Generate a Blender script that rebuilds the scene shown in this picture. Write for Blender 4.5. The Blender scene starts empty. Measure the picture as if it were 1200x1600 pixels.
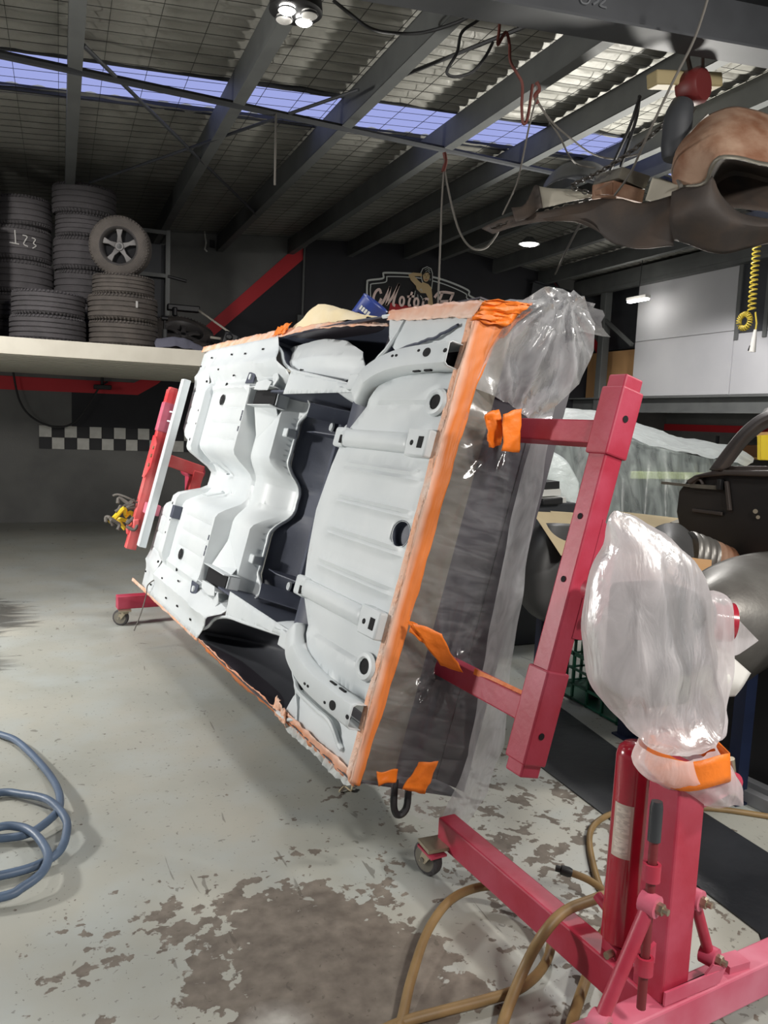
import bpy, bmesh, math, random
from math import pi, sin, cos, radians, sqrt, atan2
from mathutils import Vector, Matrix, noise, geometry

# ------------------------------------------------------------------ camera, world, lights, exposure
scene = bpy.context.scene
COL = scene.collection
cam_data = bpy.data.cameras.new('camera')
cam_data.sensor_fit = 'VERTICAL'; cam_data.sensor_height = 36.0; cam_data.lens = 27.675
cam_data.clip_start = 0.05; cam_data.clip_end = 100
camera = bpy.data.objects.new('camera', cam_data); COL.objects.link(camera)
CR = Vector((0.925, -0.378, 0.042)).normalized(); CF = Vector((0.380, 0.918, -0.114)).normalized()
CD = CF.cross(CR).normalized(); CR = CD.cross(CF).normalized()
camera.matrix_world = Matrix(((CR.x, -CD.x, -CF.x, 0), (CR.y, -CD.y, -CF.y, 0), (CR.z, -CD.z, -CF.z, 1.6), (0, 0, 0, 1)))
scene.camera = camera
vs = scene.view_settings
vs.view_transform = 'Standard'; vs.look = 'None'; vs.gamma = 1.0; vs.exposure = 0.0; vs.use_curve_mapping = False

world = bpy.data.worlds.new('world'); scene.world = world; world.use_nodes = True
wb = world.node_tree.nodes['Background']
wb.inputs[0].default_value = (0.93, 0.96, 1.0, 1); wb.inputs[1].default_value = 0.28

def light(name, kind, loc, target, energy, color, size=0.3, spot=None, blend=0.3, size_y=None):
    d = bpy.data.lights.new(name, kind); d.energy = energy; d.color = color
    if kind == 'AREA':
        d.size = size
        if size_y: d.shape = 'RECTANGLE'; d.size_y = size_y
    elif kind in ('POINT', 'SPOT'):
        d.shadow_soft_size = size
        if spot: d.spot_size = radians(spot); d.spot_blend = blend
    o = bpy.data.objects.new(name, d); COL.objects.link(o)
    o.location = loc
    o.rotation_euler = (Vector(target) - Vector(loc)).to_track_quat('-Z', 'Y').to_euler()
    return o
# work lamp standing on the open side of the shop, lighting the underside of the shell
light('work_lamp', 'SPOT', (-3.1, 5.1, 2.0), (0.8, 3.2, 0.7), 540, (1.0, 0.975, 0.93), 0.16, 120, 0.5)
# bay lamps along the roof, with added unseen fill lights among them
light('bay_lamp_near', 'SPOT', (1.22, 4.42, 3.72), (0.6, 3.9, 0), 45, (0.95, 0.97, 1.0), 0.12, 150, 0.5)
light('bay_lamp_behind', 'AREA', (1.6, -1.6, 3.7), (1.2, 2.2, 0.3), 150, (1.0, 0.96, 0.9), 0.5)
light('bay_lamp_side', 'SPOT', (4.2, 0.2, 3.7), (2.0, 2.4, 0.4), 420, (1.0, 0.96, 0.9), 0.2, 150, 0.6)
light('bay_lamp_far', 'SPOT', (6.05, 9.75, 4.08), (6.05, 9.75, 0), 180, (1.0, 0.98, 0.94), 0.10, 140, 0.5)
light('wall_lamp', 'POINT', (7.75, 9.9, 3.45), (7.6, 9.9, 0), 8, (1.0, 0.97, 0.9), 0.12)
light('panel_fill', 'SPOT', (6.6, 6.8, 3.5), (8.5, 8.9, 1.55), 330, (1.0, 0.97, 0.95), 0.08, 62, 0.5)  # unseen spot added to brighten the lower wall panels
light('work_side_fill', 'POINT', (-3.0, 5.3, 2.0), (0, 0, 0), 60, (1.0, 0.975, 0.93), 0.16)  # point fill added beside the work lamp for the back wall and floor
light('roof_uplight_fill', 'SPOT', (5.4, 6.3, 2.1), (4.0, 5.0, 4.4), 640, (1.0, 0.97, 0.9), 0.15, 125, 0.8)  # added unseen uplight, set low to brighten the roof foil
light('parts_fill', 'SPOT', (4.9, 5.5, 3.95), (4.3, 5.0, 0), 230, (1.0, 0.98, 0.95), 0.2, 135, 0.6)  # unseen spot added to light the covered car and bench parts
light('bay_lamp_deck', 'AREA', (-1.6, 5.4, 3.70), (-0.6, 7.6, 1.2), 110, (1.0, 0.97, 0.92), 0.4)

# ------------------------------------------------------------------ materials
def srgb(r, g, b):
    f = lambda c: ((c / 255 + 0.055) / 1.055) ** 2.4 if c > 10 else c / 255 / 12.92
    return (f(r), f(g), f(b), 1)
def nd(nt, typ, **kw):
    n = nt.nodes.new(typ)
    for k, v in kw.items(): setattr(n, k, v)
    return n
def mat(name, col, rough=0.5, metal=0.0, col2=None, scale=6.0, amount=0.5, bump=0.0, bscale=60.0, detail=5.0, lo=0.4, hi=0.65, coat=0.0, stretch=None):
    m = bpy.data.materials.new(name); m.use_nodes = True
    nt = m.node_tree; b = nt.nodes['Principled BSDF']
    b.inputs['Base Color'].default_value = col
    b.inputs['Roughness'].default_value = rough; b.inputs['Metallic'].default_value = metal
    if coat: b.inputs['Coat Weight'].default_value = coat
    tc = nd(nt, 'ShaderNodeTexCoord'); vec = tc.outputs['Object']
    if stretch:
        mp = nd(nt, 'ShaderNodeMapping'); mp.inputs['Scale'].default_value = stretch
        nt.links.new(vec, mp.inputs[0]); vec = mp.outputs[0]
    if col2 is not None:
        nz = nd(nt, 'ShaderNodeTexNoise'); nz.inputs['Scale'].default_value = scale; nz.inputs['Detail'].default_value = detail
        nt.links.new(vec, nz.inputs['Vector'])
        rp = nd(nt, 'ShaderNodeValToRGB'); rp.color_ramp.elements[0].position = lo; rp.color_ramp.elements[1].position = hi
        c2 = tuple(col[i] * (1 - amount) + col2[i] * amount for i in range(3)) + (1,)
        rp.color_ramp.elements[0].color = col; rp.color_ramp.elements[1].color = c2
        nt.links.new(nz.outputs['Fac'], rp.inputs[0]); nt.links.new(rp.outputs[0], b.inputs['Base Color'])
    if bump:
        n2 = nd(nt, 'ShaderNodeTexNoise'); n2.inputs['Scale'].default_value = bscale; n2.inputs['Detail'].default_value = 4
        nt.links.new(vec, n2.inputs['Vector'])
        bp = nd(nt, 'ShaderNodeBump'); bp.inputs['Strength'].default_value = bump; bp.inputs['Distance'].default_value = 0.02
        nt.links.new(n2.outputs['Fac'], bp.inputs['Height']); nt.links.new(bp.outputs[0], b.inputs['Normal'])
    return m
def emit(name, col, strength):
    m = bpy.data.materials.new(name); m.use_nodes = True; nt = m.node_tree
    nt.nodes.remove(nt.nodes['Principled BSDF'])
    e = nd(nt, 'ShaderNodeEmission'); e.inputs[0].default_value = col; e.inputs[1].default_value = strength
    nt.links.new(e.outputs[0], nt.nodes['Material Output'].inputs[0]); return m
def film(name, col, clear, rough=0.25, bump=0.6, bscale=14.0, stretch=(1, 1, 1), milky=0.5, drop=0.35):
    """thin plastic film: part clear, part milky, with a glossy creased face"""
    m = bpy.data.materials.new(name); m.use_nodes = True; nt = m.node_tree
    nt.nodes.remove(nt.nodes['Principled BSDF']); out = nt.nodes['Material Output']
    tc = nd(nt, 'ShaderNodeTexCoord'); mp = nd(nt, 'ShaderNodeMapping'); mp.inputs['Scale'].default_value = stretch
    nt.links.new(tc.outputs['Object'], mp.inputs[0])
    nz = nd(nt, 'ShaderNodeTexNoise'); nz.inputs['Scale'].default_value = bscale; nz.inputs['Detail'].default_value = 6; nz.inputs['Distortion'].default_value = 0.8
    nt.links.new(mp.outputs[0], nz.inputs['Vector'])
    bp = nd(nt, 'ShaderNodeBump'); bp.inputs['Strength'].default_value = bump; bp.inputs['Distance'].default_value = 0.03
    nt.links.new(nz.outputs['Fac'], bp.inputs['Height'])
    tr = nd(nt, 'ShaderNodeBsdfTransparent'); gl = nd(nt, 'ShaderNodeBsdfGlossy'); df = nd(nt, 'ShaderNodeBsdfDiffuse'); tl = nd(nt, 'ShaderNodeBsdfTranslucent')
    gl.inputs['Roughness'].default_value = rough
    for n in (df, tl): n.inputs['Color'].default_value = col
    for n in (gl, df): nt.links.new(bp.outputs[0], n.inputs['Normal'])
    m1 = nd(nt, 'ShaderNodeMixShader'); m1.inputs[0].default_value = milky
    nt.links.new(df.outputs[0], m1.inputs[1]); nt.links.new(tl.outputs[0], m1.inputs[2])
    m2 = nd(nt, 'ShaderNodeMixShader')
    rp = nd(nt, 'ShaderNodeValToRGB'); rp.color_ramp.elements[0].position = 0.35; rp.color_ramp.elements[1].position = 0.75
    rp.color_ramp.elements[0].color = (clear, clear, clear, 1); c2 = max(0.0, clear - drop); rp.color_ramp.elements[1].color = (c2, c2, c2, 1)
    nt.links.new(nz.outputs['Fac'], rp.inputs[0]); nt.links.new(rp.outputs[0], m2.inputs[0])
    nt.links.new(m1.outputs[0], m2.inputs[1]); nt.links.new(tr.outputs[0], m2.inputs[2])
    fr = nd(nt, 'ShaderNodeFresnel'); fr.inputs[0].default_value = 1.5; nt.links.new(bp.outputs[0], fr.inputs['Normal'])
    mu = nd(nt, 'ShaderNodeMath', operation='MULTIPLY_ADD'); mu.inputs[1].default_value = 0.42; mu.inputs[2].default_value = 0.02
    nt.links.new(fr.outputs[0], mu.inputs[0])
    m3 = nd(nt, 'ShaderNodeMixShader'); nt.links.new(mu.outputs[0], m3.inputs[0])
    nt.links.new(m2.outputs[0], m3.inputs[1]); nt.links.new(gl.outputs[0], m3.inputs[2])
    nt.links.new(m3.outputs[0], out.inputs[0]); return m

def floor_material():
    m = bpy.data.materials.new('painted_concrete'); m.use_nodes = True; nt = m.node_tree; b = nt.nodes['Principled BSDF']
    L = nt.links.new
    tc = nd(nt, 'ShaderNodeTexCoord'); P = tc.outputs['Object']
    def nz(scale, detail=6, dist=0.0, stretch=None):
        n = nd(nt, 'ShaderNodeTexNoise'); n.inputs['Scale'].default_value = scale; n.inputs['Detail'].default_value = detail; n.inputs['Distortion'].default_value = dist
        v = P
        if stretch:
            mp = nd(nt, 'ShaderNodeMapping'); mp.inputs['Scale'].default_value = stretch; L(P, mp.inputs[0]); v = mp.outputs[0]
        L(v, n.inputs['Vector']); return n.outputs['Fac']
    def math_(op, a, c=None, d=None):
        n = nd(nt, 'ShaderNodeMath', operation=op)
        for i, x in enumerate((a, c, d)):
            if x is None: continue
            if isinstance(x, (int, float)): n.inputs[i].default_value = x
            else: L(x, n.inputs[i])
        return n.outputs[0]
    def ramp(f, lo, hi):
        n = nd(nt, 'ShaderNodeMapRange'); n.inputs[1].default_value = lo; n.inputs[2].default_value = hi; L(f, n.inputs[0]); return n.outputs[0]
    def blob(x, y, rx, ry, rot=0.0):
        mp = nd(nt, 'ShaderNodeMapping', vector_type='TEXTURE'); mp.inputs['Location'].default_value = (x, y, 0); mp.inputs['Scale'].default_value = (rx, ry, 1); mp.inputs['Rotation'].default_value = (0, 0, rot)
        L(P, mp.inputs[0]); g = nd(nt, 'ShaderNodeVectorMath', operation='LENGTH'); L(mp.outputs[0], g.inputs[0])
        return math_('SUBTRACT', 1.0, g.outputs['Value'])
    def mixc(f, a, c):
        n = nd(nt, 'ShaderNodeMix', data_type='RGBA'); L(f, n.inputs[0])
        for i, x in ((6, a), (7, c)):
            if isinstance(x, tuple): n.inputs[i].default_value = x
            else: L(x, n.inputs[i])
        return n.outputs[2]
    fine = nz(26, 8, 0.3); mid = nz(7, 8, 0.4); big = nz(1.3, 4)
    # worn area: chipped more and more towards the places where cars are worked on
    w1 = blob(0.72, 1.98, 0.46, 0.66, 0.15); w2 = blob(0.05, 1.65, 0.75, 0.50); w3 = blob(1.7, 2.5, 0.9, 1.0); w4 = blob(0.35, 2.35, 0.5, 0.3)
    worn = math_('MAXIMUM', math_('MULTIPLY', w1, 1.5), math_('MAXIMUM', math_('MULTIPLY', w2, 0.62), math_('MAXIMUM', math_('MULTIPLY', w3, 0.30), math_('MULTIPLY', w4, 0.42))))
    worn = math_('MAXIMUM', worn, -0.16)
    edge = math_('ADD', math_('MULTIPLY', mid, 0.62), math_('MULTIPLY', fine, 0.38))
    s = math_('ADD', math_('MULTIPLY', worn, 0.32), edge)
    chip = ramp(s, 0.60, 0.615)
    specks = math_('MAXIMUM', ramp(nz(55, 3, 0.6), 0.665, 0.69), ramp(nz(19, 5, 0.5), 0.685, 0.70))
    scr = ramp(nz(16, 5, 0.8, (1, 0.16, 1)), 0.69, 0.71)
    marks = math_('MAXIMUM', math_('MULTIPLY', specks, 0.55), math_('MULTIPLY', scr, 0.55))
    paint = mixc(ramp(big, 0.35, 0.7), srgb(176, 175, 165), srgb(158, 160, 153))
    paint = mixc(ramp(nz(3.2, 6), 0.45, 0.75), paint, srgb(172, 177, 174))
    bare = mixc(ramp(nz(18, 8), 0.35, 0.7), srgb(104, 96, 88), srgb(130, 122, 112))
    bare = mixc(math_('MULTIPLY', ramp(blob(0.52, 1.83, 0.12, 0.13), 0.0, 0.7), ramp(nz(9, 6), 0.2, 0.6)), bare, srgb(190, 188, 182))
    c = mixc(chip, paint, bare)
    c = mixc(marks, c, srgb(84, 78, 70))
    # darker towards the far wall; blobs paint in shadows by the open side
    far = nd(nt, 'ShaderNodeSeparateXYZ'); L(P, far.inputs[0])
    floor_dark = math_('MULTIPLY', ramp(far.outputs[1], 6.0, 10.0), 0.40)
    floor_dark = math_('MAXIMUM', floor_dark, math_('MULTIPLY', ramp(math_('ADD', math_('MAXIMUM', blob(-0.62, 6.55, 0.55, 0.75), blob(-0.72, 5.25, 0.50, 0.55)), math_('MULTIPLY', nz(5.5, 8, 1.2, (0.5, 1.6, 1)), 1.5)), 0.85, 1.25), 0.85))
    c = mixc(floor_dark, c, srgb(78, 77, 74))
    L(c, b.inputs['Base Color'])
    rr = nd(nt, 'ShaderNodeMapRange'); rr.inputs[3].default_value = 0.42; rr.inputs[4].default_value = 0.75; L(chip, rr.inputs[0]); L(rr.outputs[0], b.inputs['Roughness'])
    bp = nd(nt, 'ShaderNodeBump'); bp.inputs['Strength'].default_value = 0.25; bp.inputs['Distance'].default_value = 0.004
    L(math_('SUBTRACT', math_('MULTIPLY', fine, 0.5), chip), bp.inputs['Height']); L(bp.outputs[0], b.inputs['Normal'])
    return m

M = {}
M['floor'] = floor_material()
M['wall_grey'] = mat('wall_grey', srgb(112, 112, 110), 0.8, col2=srgb(88, 88, 88), scale=2, bump=0.1)
M['wall_black'] = mat('wall_black', srgb(34, 34, 40), 0.7, col2=srgb(26, 26, 31), scale=3)
M['stripe_red'] = mat('stripe_red', srgb(190, 36, 46), 0.6)
M['tile_white'] = mat('tile_white', srgb(205, 204, 198), 0.6, col2=srgb(170, 168, 160), scale=9)
M['tile_black'] = mat('tile_black', srgb(28, 28, 32), 0.6)
M['foil'] = mat('foil', srgb(144, 143, 136), 0.55, 0.15, col2=srgb(112, 110, 104), scale=2.2, bump=0.25, bscale=24)
M['wire'] = mat('wire', srgb(60, 60, 58), 0.5, 0.6)
M['steel_grey'] = mat('steel_grey', srgb(92, 94, 93), 0.6, 0.1, col2=srgb(74, 76, 76), scale=4)
M['steel_dark'] = mat('steel_dark', srgb(58, 60, 64), 0.6, 0.2, col2=srgb(44, 46, 50), scale=4)
M['skylight'] = emit('skylight', srgb(176, 186, 250), 0.80)
M['lamp'] = emit('lamp', (1, 0.97, 0.92, 1), 30.0)
M['cream'] = mat('cream', srgb(205, 200, 186), 0.6, col2=srgb(180, 174, 160), scale=3)
M['rib'] = mat('rib', srgb(186, 182, 168), 0.6)  # ribs paler than the deck: light on the underside put into colour
M['deck'] = mat('deck', srgb(112, 109, 101), 0.6, 0.2, col2=srgb(108, 106, 98), scale=5)
M['rubber'] = mat('rubber', srgb(72, 69, 71), 0.85, col2=srgb(54, 52, 53), scale=7, bump=0.3, bscale=90)
M['rubber_brown'] = mat('rubber_brown', srgb(82, 76, 71), 0.85, col2=srgb(52, 48, 46), scale=7, bump=0.3, bscale=90)
M['alloy'] = mat('alloy', srgb(84, 81, 80), 0.5, 0.1, col2=srgb(62, 59, 57), scale=6)
M['chalk'] = mat('chalk', srgb(170, 168, 165), 0.9)
M['primer'] = mat('primer', srgb(214, 219, 221), 0.42, col2=srgb(205, 211, 214), scale=3, amount=1, bump=0.02, bscale=220)
M['undercoat'] = mat('undercoat', srgb(72, 77, 92), 0.5, col2=srgb(62, 66, 80), scale=5, bump=0.05, bscale=120)
M['undercoat_dark'] = mat('undercoat_dark', srgb(70, 72, 78), 0.6, col2=srgb(60, 62, 68), scale=5)
M['hole'] = mat('hole', srgb(12, 12, 16), 0.9)
M['shell_grey'] = mat('shell_grey', srgb(62, 58, 66), 0.45, col2=srgb(48, 46, 52), scale=3)
M['tape'] = mat('tape', srgb(238, 136, 58), 0.55, col2=srgb(220, 118, 44), scale=30, bump=0.7, bscale=45)
def tape_sprayed(name):
    m = mat(name, srgb(218, 124, 58), 0.5, col2=srgb(200, 106, 44), scale=9, bump=0.3, bscale=14, stretch=(0.4, 1, 4)); nt = m.node_tree; b = nt.nodes['Principled BSDF']
    link = b.inputs['Base Color'].links[0]; src = link.from_socket
    tc = nd(nt, 'ShaderNodeTexCoord'); sp = nd(nt, 'ShaderNodeSeparateXYZ'); nt.links.new(tc.outputs['Object'], sp.inputs[0])
    nz = nd(nt, 'ShaderNodeTexNoise'); nz.inputs['Scale'].default_value = 6; nt.links.new(tc.outputs['Object'], nz.inputs['Vector'])
    ad = nd(nt, 'ShaderNodeMath', operation='MULTIPLY_ADD'); ad.inputs[1].default_value = 0.02; nt.links.new(nz.outputs['Fac'], ad.inputs[0]); nt.links.new(sp.outputs[2], ad.inputs[2])
    mr = nd(nt, 'ShaderNodeMapRange'); mr.inputs[1].default_value = -0.006; mr.inputs[2].default_value = 0.030; nt.links.new(ad.outputs[0], mr.inputs[0])
    mx = nd(nt, 'ShaderNodeMix', data_type='RGBA'); nt.links.new(mr.outputs[0], mx.inputs[0]); nt.links.new(src, mx.inputs[6]); mx.inputs[7].default_value = srgb(236, 206, 188)
    nt.links.new(mx.outputs[2], b.inputs['Base Color']); return m
M['tape_sprayed'] = tape_sprayed('tape_sprayed')
M['tape_dust'] = mat('tape_dust', srgb(238, 176, 140), 0.6, col2=srgb(226, 206, 194), scale=9, amount=0.9, bump=0.7, bscale=45)
M['tape_plain'] = mat('tape_plain', srgb(236, 122, 30), 0.5, bump=0.2, bscale=30)
M['paper'] = mat('paper', srgb(226, 208, 168), 0.75, col2=srgb(236, 224, 200), scale=5, bump=0.3, bscale=20)
M['red'] = mat('red', srgb(168, 42, 64), 0.45, col2=srgb(194, 88, 112), scale=5, amount=0.7, lo=0.42, hi=0.75, bump=0.05, bscale=40)
M['red_dust'] = mat('red_dust', srgb(190, 72, 98), 0.5, col2=srgb(214, 140, 158), scale=4, amount=0.9, lo=0.35, hi=0.75)
M['red_bright'] = mat('red_bright', srgb(220, 60, 66), 0.45, col2=srgb(226, 140, 136), scale=4, amount=0.6)
M['red_gloss'] = mat('red_gloss', srgb(158, 26, 46), 0.22, col2=srgb(176, 44, 62), scale=5, coat=0.5)
M['bolt'] = mat('bolt', srgb(170, 160, 140), 0.35, 0.8)
M['black'] = mat('black', srgb(26, 26, 28), 0.5)
M['black_rubber'] = mat('black_rubber', srgb(40, 42, 46), 0.38, col2=srgb(62, 64, 68), scale=3, bump=0.2, bscale=12)
M['cast_grey'] = mat('cast_grey', srgb(120, 116, 106), 0.5, 0.4, col2=srgb(90, 86, 78), scale=12)
M['film'] = film('film', (0.86, 0.87, 0.90, 1), 0.95, 0.12, 0.10, 5, (6.0, 1, 1.2), 0.35, 0.14)
M['film_wing'] = film('film_wing', (0.92, 0.93, 0.95, 1), 0.72, 0.2, 0.18, 6, (1.4, 1, 3.0), 0.4)
M['film_flap'] = film('film_flap', (0.78, 0.80, 0.82, 1), 0.62, 0.3, 0.25, 7, (1, 1, 3), 0.5)
M['film_bag'] = film('film_bag', (0.97, 0.93, 0.95, 1), 0.50, 0.30, 0.40, 9, (1.8, 1.8, 0.6), 0.55)
M['film_cover'] = film('film_cover', (0.86, 0.95, 0.92, 1), 0.78, 0.3, 0.3, 4, (3, 2, .5), 0.5)
M['film_white'] = film('film_white', (0.90, 0.96, 0.95, 1), 0.22, 0.35, 0.9, 5, (1, 2, 1), 0.5)
M['cloth'] = mat('cloth', srgb(92, 92, 104), 0.85, bump=0.2, bscale=30)
M['hose_blue'] = mat('hose_blue', srgb(86, 104, 128), 0.45, col2=srgb(66, 80, 100), scale=9)
M['hose_tan'] = mat('hose_tan', srgb(142, 116, 76), 0.5, col2=srgb(104, 84, 56), scale=9)
M['label_paper'] = mat('label_paper', srgb(206, 194, 180), 0.6, col2=srgb(176, 160, 150), scale=14)
M['rust'] = mat('rust', srgb(152, 124, 104), 0.75, col2=srgb(112, 70, 46), scale=5, amount=0.9, bump=0.2, bscale=30)
M['dark_metal'] = mat('dark_metal', srgb(58, 52, 49), 0.7, 0.1, col2=srgb(80, 66, 56), scale=4, amount=0.7, bump=0.1, bscale=30)
M['bare_metal'] = mat('bare_metal', srgb(128, 126, 122), 0.42, 0.55, col2=srgb(96, 92, 88), scale=4, amount=0.8, bump=0.05)
M['fender_dark'] = mat('fender_dark', srgb(74, 74, 74), 0.5, 0.2, col2=srgb(58, 58, 58), scale=5)
M['cab_black'] = mat('cab_black', srgb(36, 34, 34), 0.45, 0.1, col2=srgb(52, 48, 46), scale=4)
M['cab_brown'] = mat('cab_brown', srgb(82, 74, 70), 0.5, 0.15, col2=srgb(58, 52, 50), scale=5)
M['board'] = mat('board', srgb(176, 160, 126), 0.8, col2=srgb(156, 138, 106), scale=4)
M['wood'] = mat('wood', srgb(176, 136, 92), 0.7, col2=srgb(150, 112, 74), scale=3, stretch=(1, 1, 0.2))
M['blue_steel'] = mat('blue_steel', srgb(26, 38, 68), 0.5, col2=srgb(18, 26, 46), scale=6)
M['crate_green'] = mat('crate_green', srgb(22, 96, 72), 0.5, col2=srgb(16, 72, 54), scale=6)
M['panel_pale'] = mat('panel_pale', srgb(172, 172, 174), 0.6, col2=srgb(156, 156, 160), scale=1.2)
M['yellow'] = mat('yellow', srgb(220, 190, 40), 0.5)
M['yellow_hose'] = mat('yellow_hose', srgb(190, 168, 60), 0.4)
M['rope'] = mat('rope', srgb(96, 92, 87), 0.8)
M['cable_dark'] = mat('cable_dark', srgb(34, 34, 36), 0.6)
M['cable_red'] = mat('cable_red', srgb(92, 40, 32), 0.6)
M['chain'] = mat('chain', srgb(70, 66, 62), 0.5, 0.5)
M['hoist_red'] = mat('hoist_red', srgb(92, 26, 26), 0.5)
M['white_plastic'] = mat('white_plastic', srgb(214, 212, 208), 0.45)
M['box_brown'] = mat('box_brown', srgb(120, 84, 56), 0.8)
M['box_white'] = mat('box_white', srgb(200, 200, 196), 0.6)
M['tin_blue'] = mat('tin_blue', srgb(40, 62, 140), 0.4, col2=srgb(24, 34, 78), scale=10)
M['sign_white'] = mat('sign_white', srgb(205, 208, 205), 0.6)
M['sign_pink'] = mat('sign_pink', srgb(240, 214, 206), 0.6)
M['sign_red'] = mat('sign_red', srgb(176, 36, 44), 0.6)
M['sign_skin'] = mat('sign_skin', srgb(206, 180, 136), 0.7)
M['sign_black'] = mat('sign_black', srgb(16, 16, 20), 0.6)
M['angle_pale'] = mat('angle_pale', srgb(150, 152, 156), 0.4, 0.4)

# ------------------------------------------------------------------ mesh helpers
class MB:
    """collects shapes; build() links them as one mesh object"""
    def __init__(self): self.v = []; self.f = []
    def add(self, vs_, fs):
        k = len(self.v); self.v += [tuple(p) for p in vs_]; self.f += [tuple(i + k for i in f) for f in fs]; return self
    def box(self, c, size, rot=None, taper=1.0):
        sx, sy, sz = (s / 2 for s in size)
        pts = [Vector((x * sx * (taper if z > 0 else 1), y * sy * (taper if z > 0 else 1), z * sz)) for z in (-1, 1) for x, y in ((-1, -1), (1, -1), (1, 1), (-1, 1))]
        if rot is not None: pts = [rot @ p for p in pts]
        c = Vector(c)
        return self.add([p + c for p in pts], [(3, 2, 1, 0), (4, 5, 6, 7), (0, 1, 5, 4), (1, 2, 6, 5), (2, 3, 7, 6), (3, 0, 4, 7)])
    def bx(self, lo, hi):
        return self.box([(a + b) / 2 for a, b in zip(lo, hi)], [b - a for a, b in zip(lo, hi)])
    def bar(self, a, b, w, h, up=(0, 0, 1), ext=0.0):
        a = Vector(a); b = Vector(b); d = (b - a); L = d.length; d.normalize()
        up = Vector(up); s = d.cross(up)
        if s.length < 1e-4: up = Vector((0, 1, 0)); s = d.cross(up)
        s.normalize(); u = s.cross(d)
        R = Matrix((s, d, u)).transposed()
        return self.box((a + b) / 2, (w, L + 2 * ext, h), R)
    def tube(self, pts, r, seg=8, caps=True, closed=False):
        P = [Vector(p) for p in pts]; n = len(P); rs = r if isinstance(r, (list, tuple)) else [r] * n
        vs_ = []; fs = []
        t0 = (P[1] - P[0]).normalized()
        ref = Vector((0, 0, 1)) if abs(t0.z) < 0.9 else Vector((1, 0, 0))
        x = t0.cross(ref).normalized()
        for i in range(n):
            if closed: t = (P[(i + 1) % n] - P[i - 1])
            else: t = P[min(i + 1, n - 1)] - P[max(i - 1, 0)]
            t = t.normalized() if t.length > 1e-9 else t0
            x = (x - t * x.dot(t))
            x = x.normalized() if x.length > 1e-6 else t.orthogonal().normalized()
            y = t.cross(x)
            for k in range(seg):
                a = 2 * pi * k / seg; vs_.append(P[i] + x * (rs[i] * cos(a)) + y * (rs[i] * sin(a)))
        for i in range(n if closed else n - 1):
            j = (i + 1) % n
            for k in range(seg):
                l = (k + 1) % seg; fs.append((i * seg + k, i * seg + l, j * seg + l, j * seg + k))
        if caps and not closed:
            fs.append(tuple(range(seg - 1, -1, -1))); fs.append(tuple((n - 1) * seg + k for k in range(seg)))
        return self.add(vs_, fs)
    def cyl(self, a, b, r, r2=None, seg=16, caps=True):
        return self.tube([a, b], [r, r if r2 is None else r2], seg, caps)
    def lathe(self, prof, seg=32, mtx=None, closed=False):
        vs_ = []; fs = []; n = len(prof)
        for k in range(seg):
            a = 2 * pi * k / seg
            for r, z in prof:
                p = Vector((r * cos(a), r * sin(a), z)); vs_.append(mtx @ p if mtx else p)
        for k in range(seg):
            l = (k + 1) % seg
            for i in range(n if closed else n - 1):
                j = (i + 1) % n; fs.append((k * n + i, l * n + i, l * n + j, k * n + j))
        return self.add(vs_, fs)
    def prism(self, poly, d):
        """polygon of 3D points pushed along d"""
        P = [Vector(p) for p in poly]; d = Vector(d); n = len(P)
        tris = geometry.tessellate_polygon([P])
        vs_ = P + [p + d for p in P]
        fs = [tuple(t) for t in tris] + [tuple(i + n for i in reversed(t)) for t in tris]
        fs += [(i, (i + 1) % n, (i + 1) % n + n, i + n) for i in range(n)]
        return self.add(vs_, fs)
    def grid(self, fn, nu, nv, wrap_u=False):
        vs_ = [fn(i / nu, j / nv) for i in range(nu + (0 if wrap_u else 1)) for j in range(nv + 1)]
        fs = []
        for i in range(nu):
            k = (i + 1) % nu if wrap_u else i + 1
            for j in range(nv): fs.append((i * (nv + 1) + j, k * (nv + 1) + j, k * (nv + 1) + j + 1, i * (nv + 1) + j + 1))
        return self.add(vs_, fs)
    def loft(self, curves, nu=24, sub=4):
        C = [resample(smooth_path(c, 6), nu) for c in curves]
        if sub > 1 and len(C) > 1:
            cols = [smooth_path([c[i] for c in C], sub) for i in range(nu + 1)]
            C = [[cols[i][k] for i in range(nu + 1)] for k in range(len(cols[0]))]
        n = len(C)
        return self.grid(lambda a, b: C[round(a * (n - 1))][round(b * nu)], n - 1, nu)
    def build(self, name, m, parent=None, smooth=True, solid=0.0, bevel=0.0, angle=40):
        me = bpy.data.meshes.new(name); me.from_pydata(self.v, [], self.f); me.update()
        bm = bmesh.new(); bm.from_mesh(me); bmesh.ops.recalc_face_normals(bm, faces=bm.faces); bm.to_mesh(me); bm.free()
        me.materials.append(m)
        if smooth:
            me.shade_smooth()
            try: me.set_sharp_from_angle(angle=radians(angle))
            except Exception: pass
        o = bpy.data.objects.new(name, me); COL.objects.link(o)
        if parent is not None: o.parent = parent
        if solid:
            md = o.modifiers.new('solidify', 'SOLIDIFY'); md.thickness = solid; md.offset = 0
        if bevel:
            md = o.modifiers.new('bevel', 'BEVEL'); md.width = bevel; md.segments = 2; md.limit_method = 'ANGLE'
        return o
def smooth_path(pts, sub=6, closed=False):
    P = [Vector(p) for p in pts]; n = len(P); out = []
    if n < 3 and not closed:
        return [P[0].lerp(P[1], k / sub) for k in range(sub + 1)]
    for i in range(n if closed else n - 1):
        if closed: a, b, c, d = P[i - 1], P[i], P[(i + 1) % n], P[(i + 2) % n]
        else: a, b, c, d = P[max(i - 1, 0)], P[i], P[i + 1], P[min(i + 2, n - 1)]
        for k in range(sub):
            t = k / sub
            out.append(0.5 * ((2 * b) + (c - a) * t + (2 * a - 5 * b + 4 * c - d) * t * t + (3 * b - a - 3 * c + d) * t ** 3))
    if not closed: out.append(P[-1])
    return out
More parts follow.
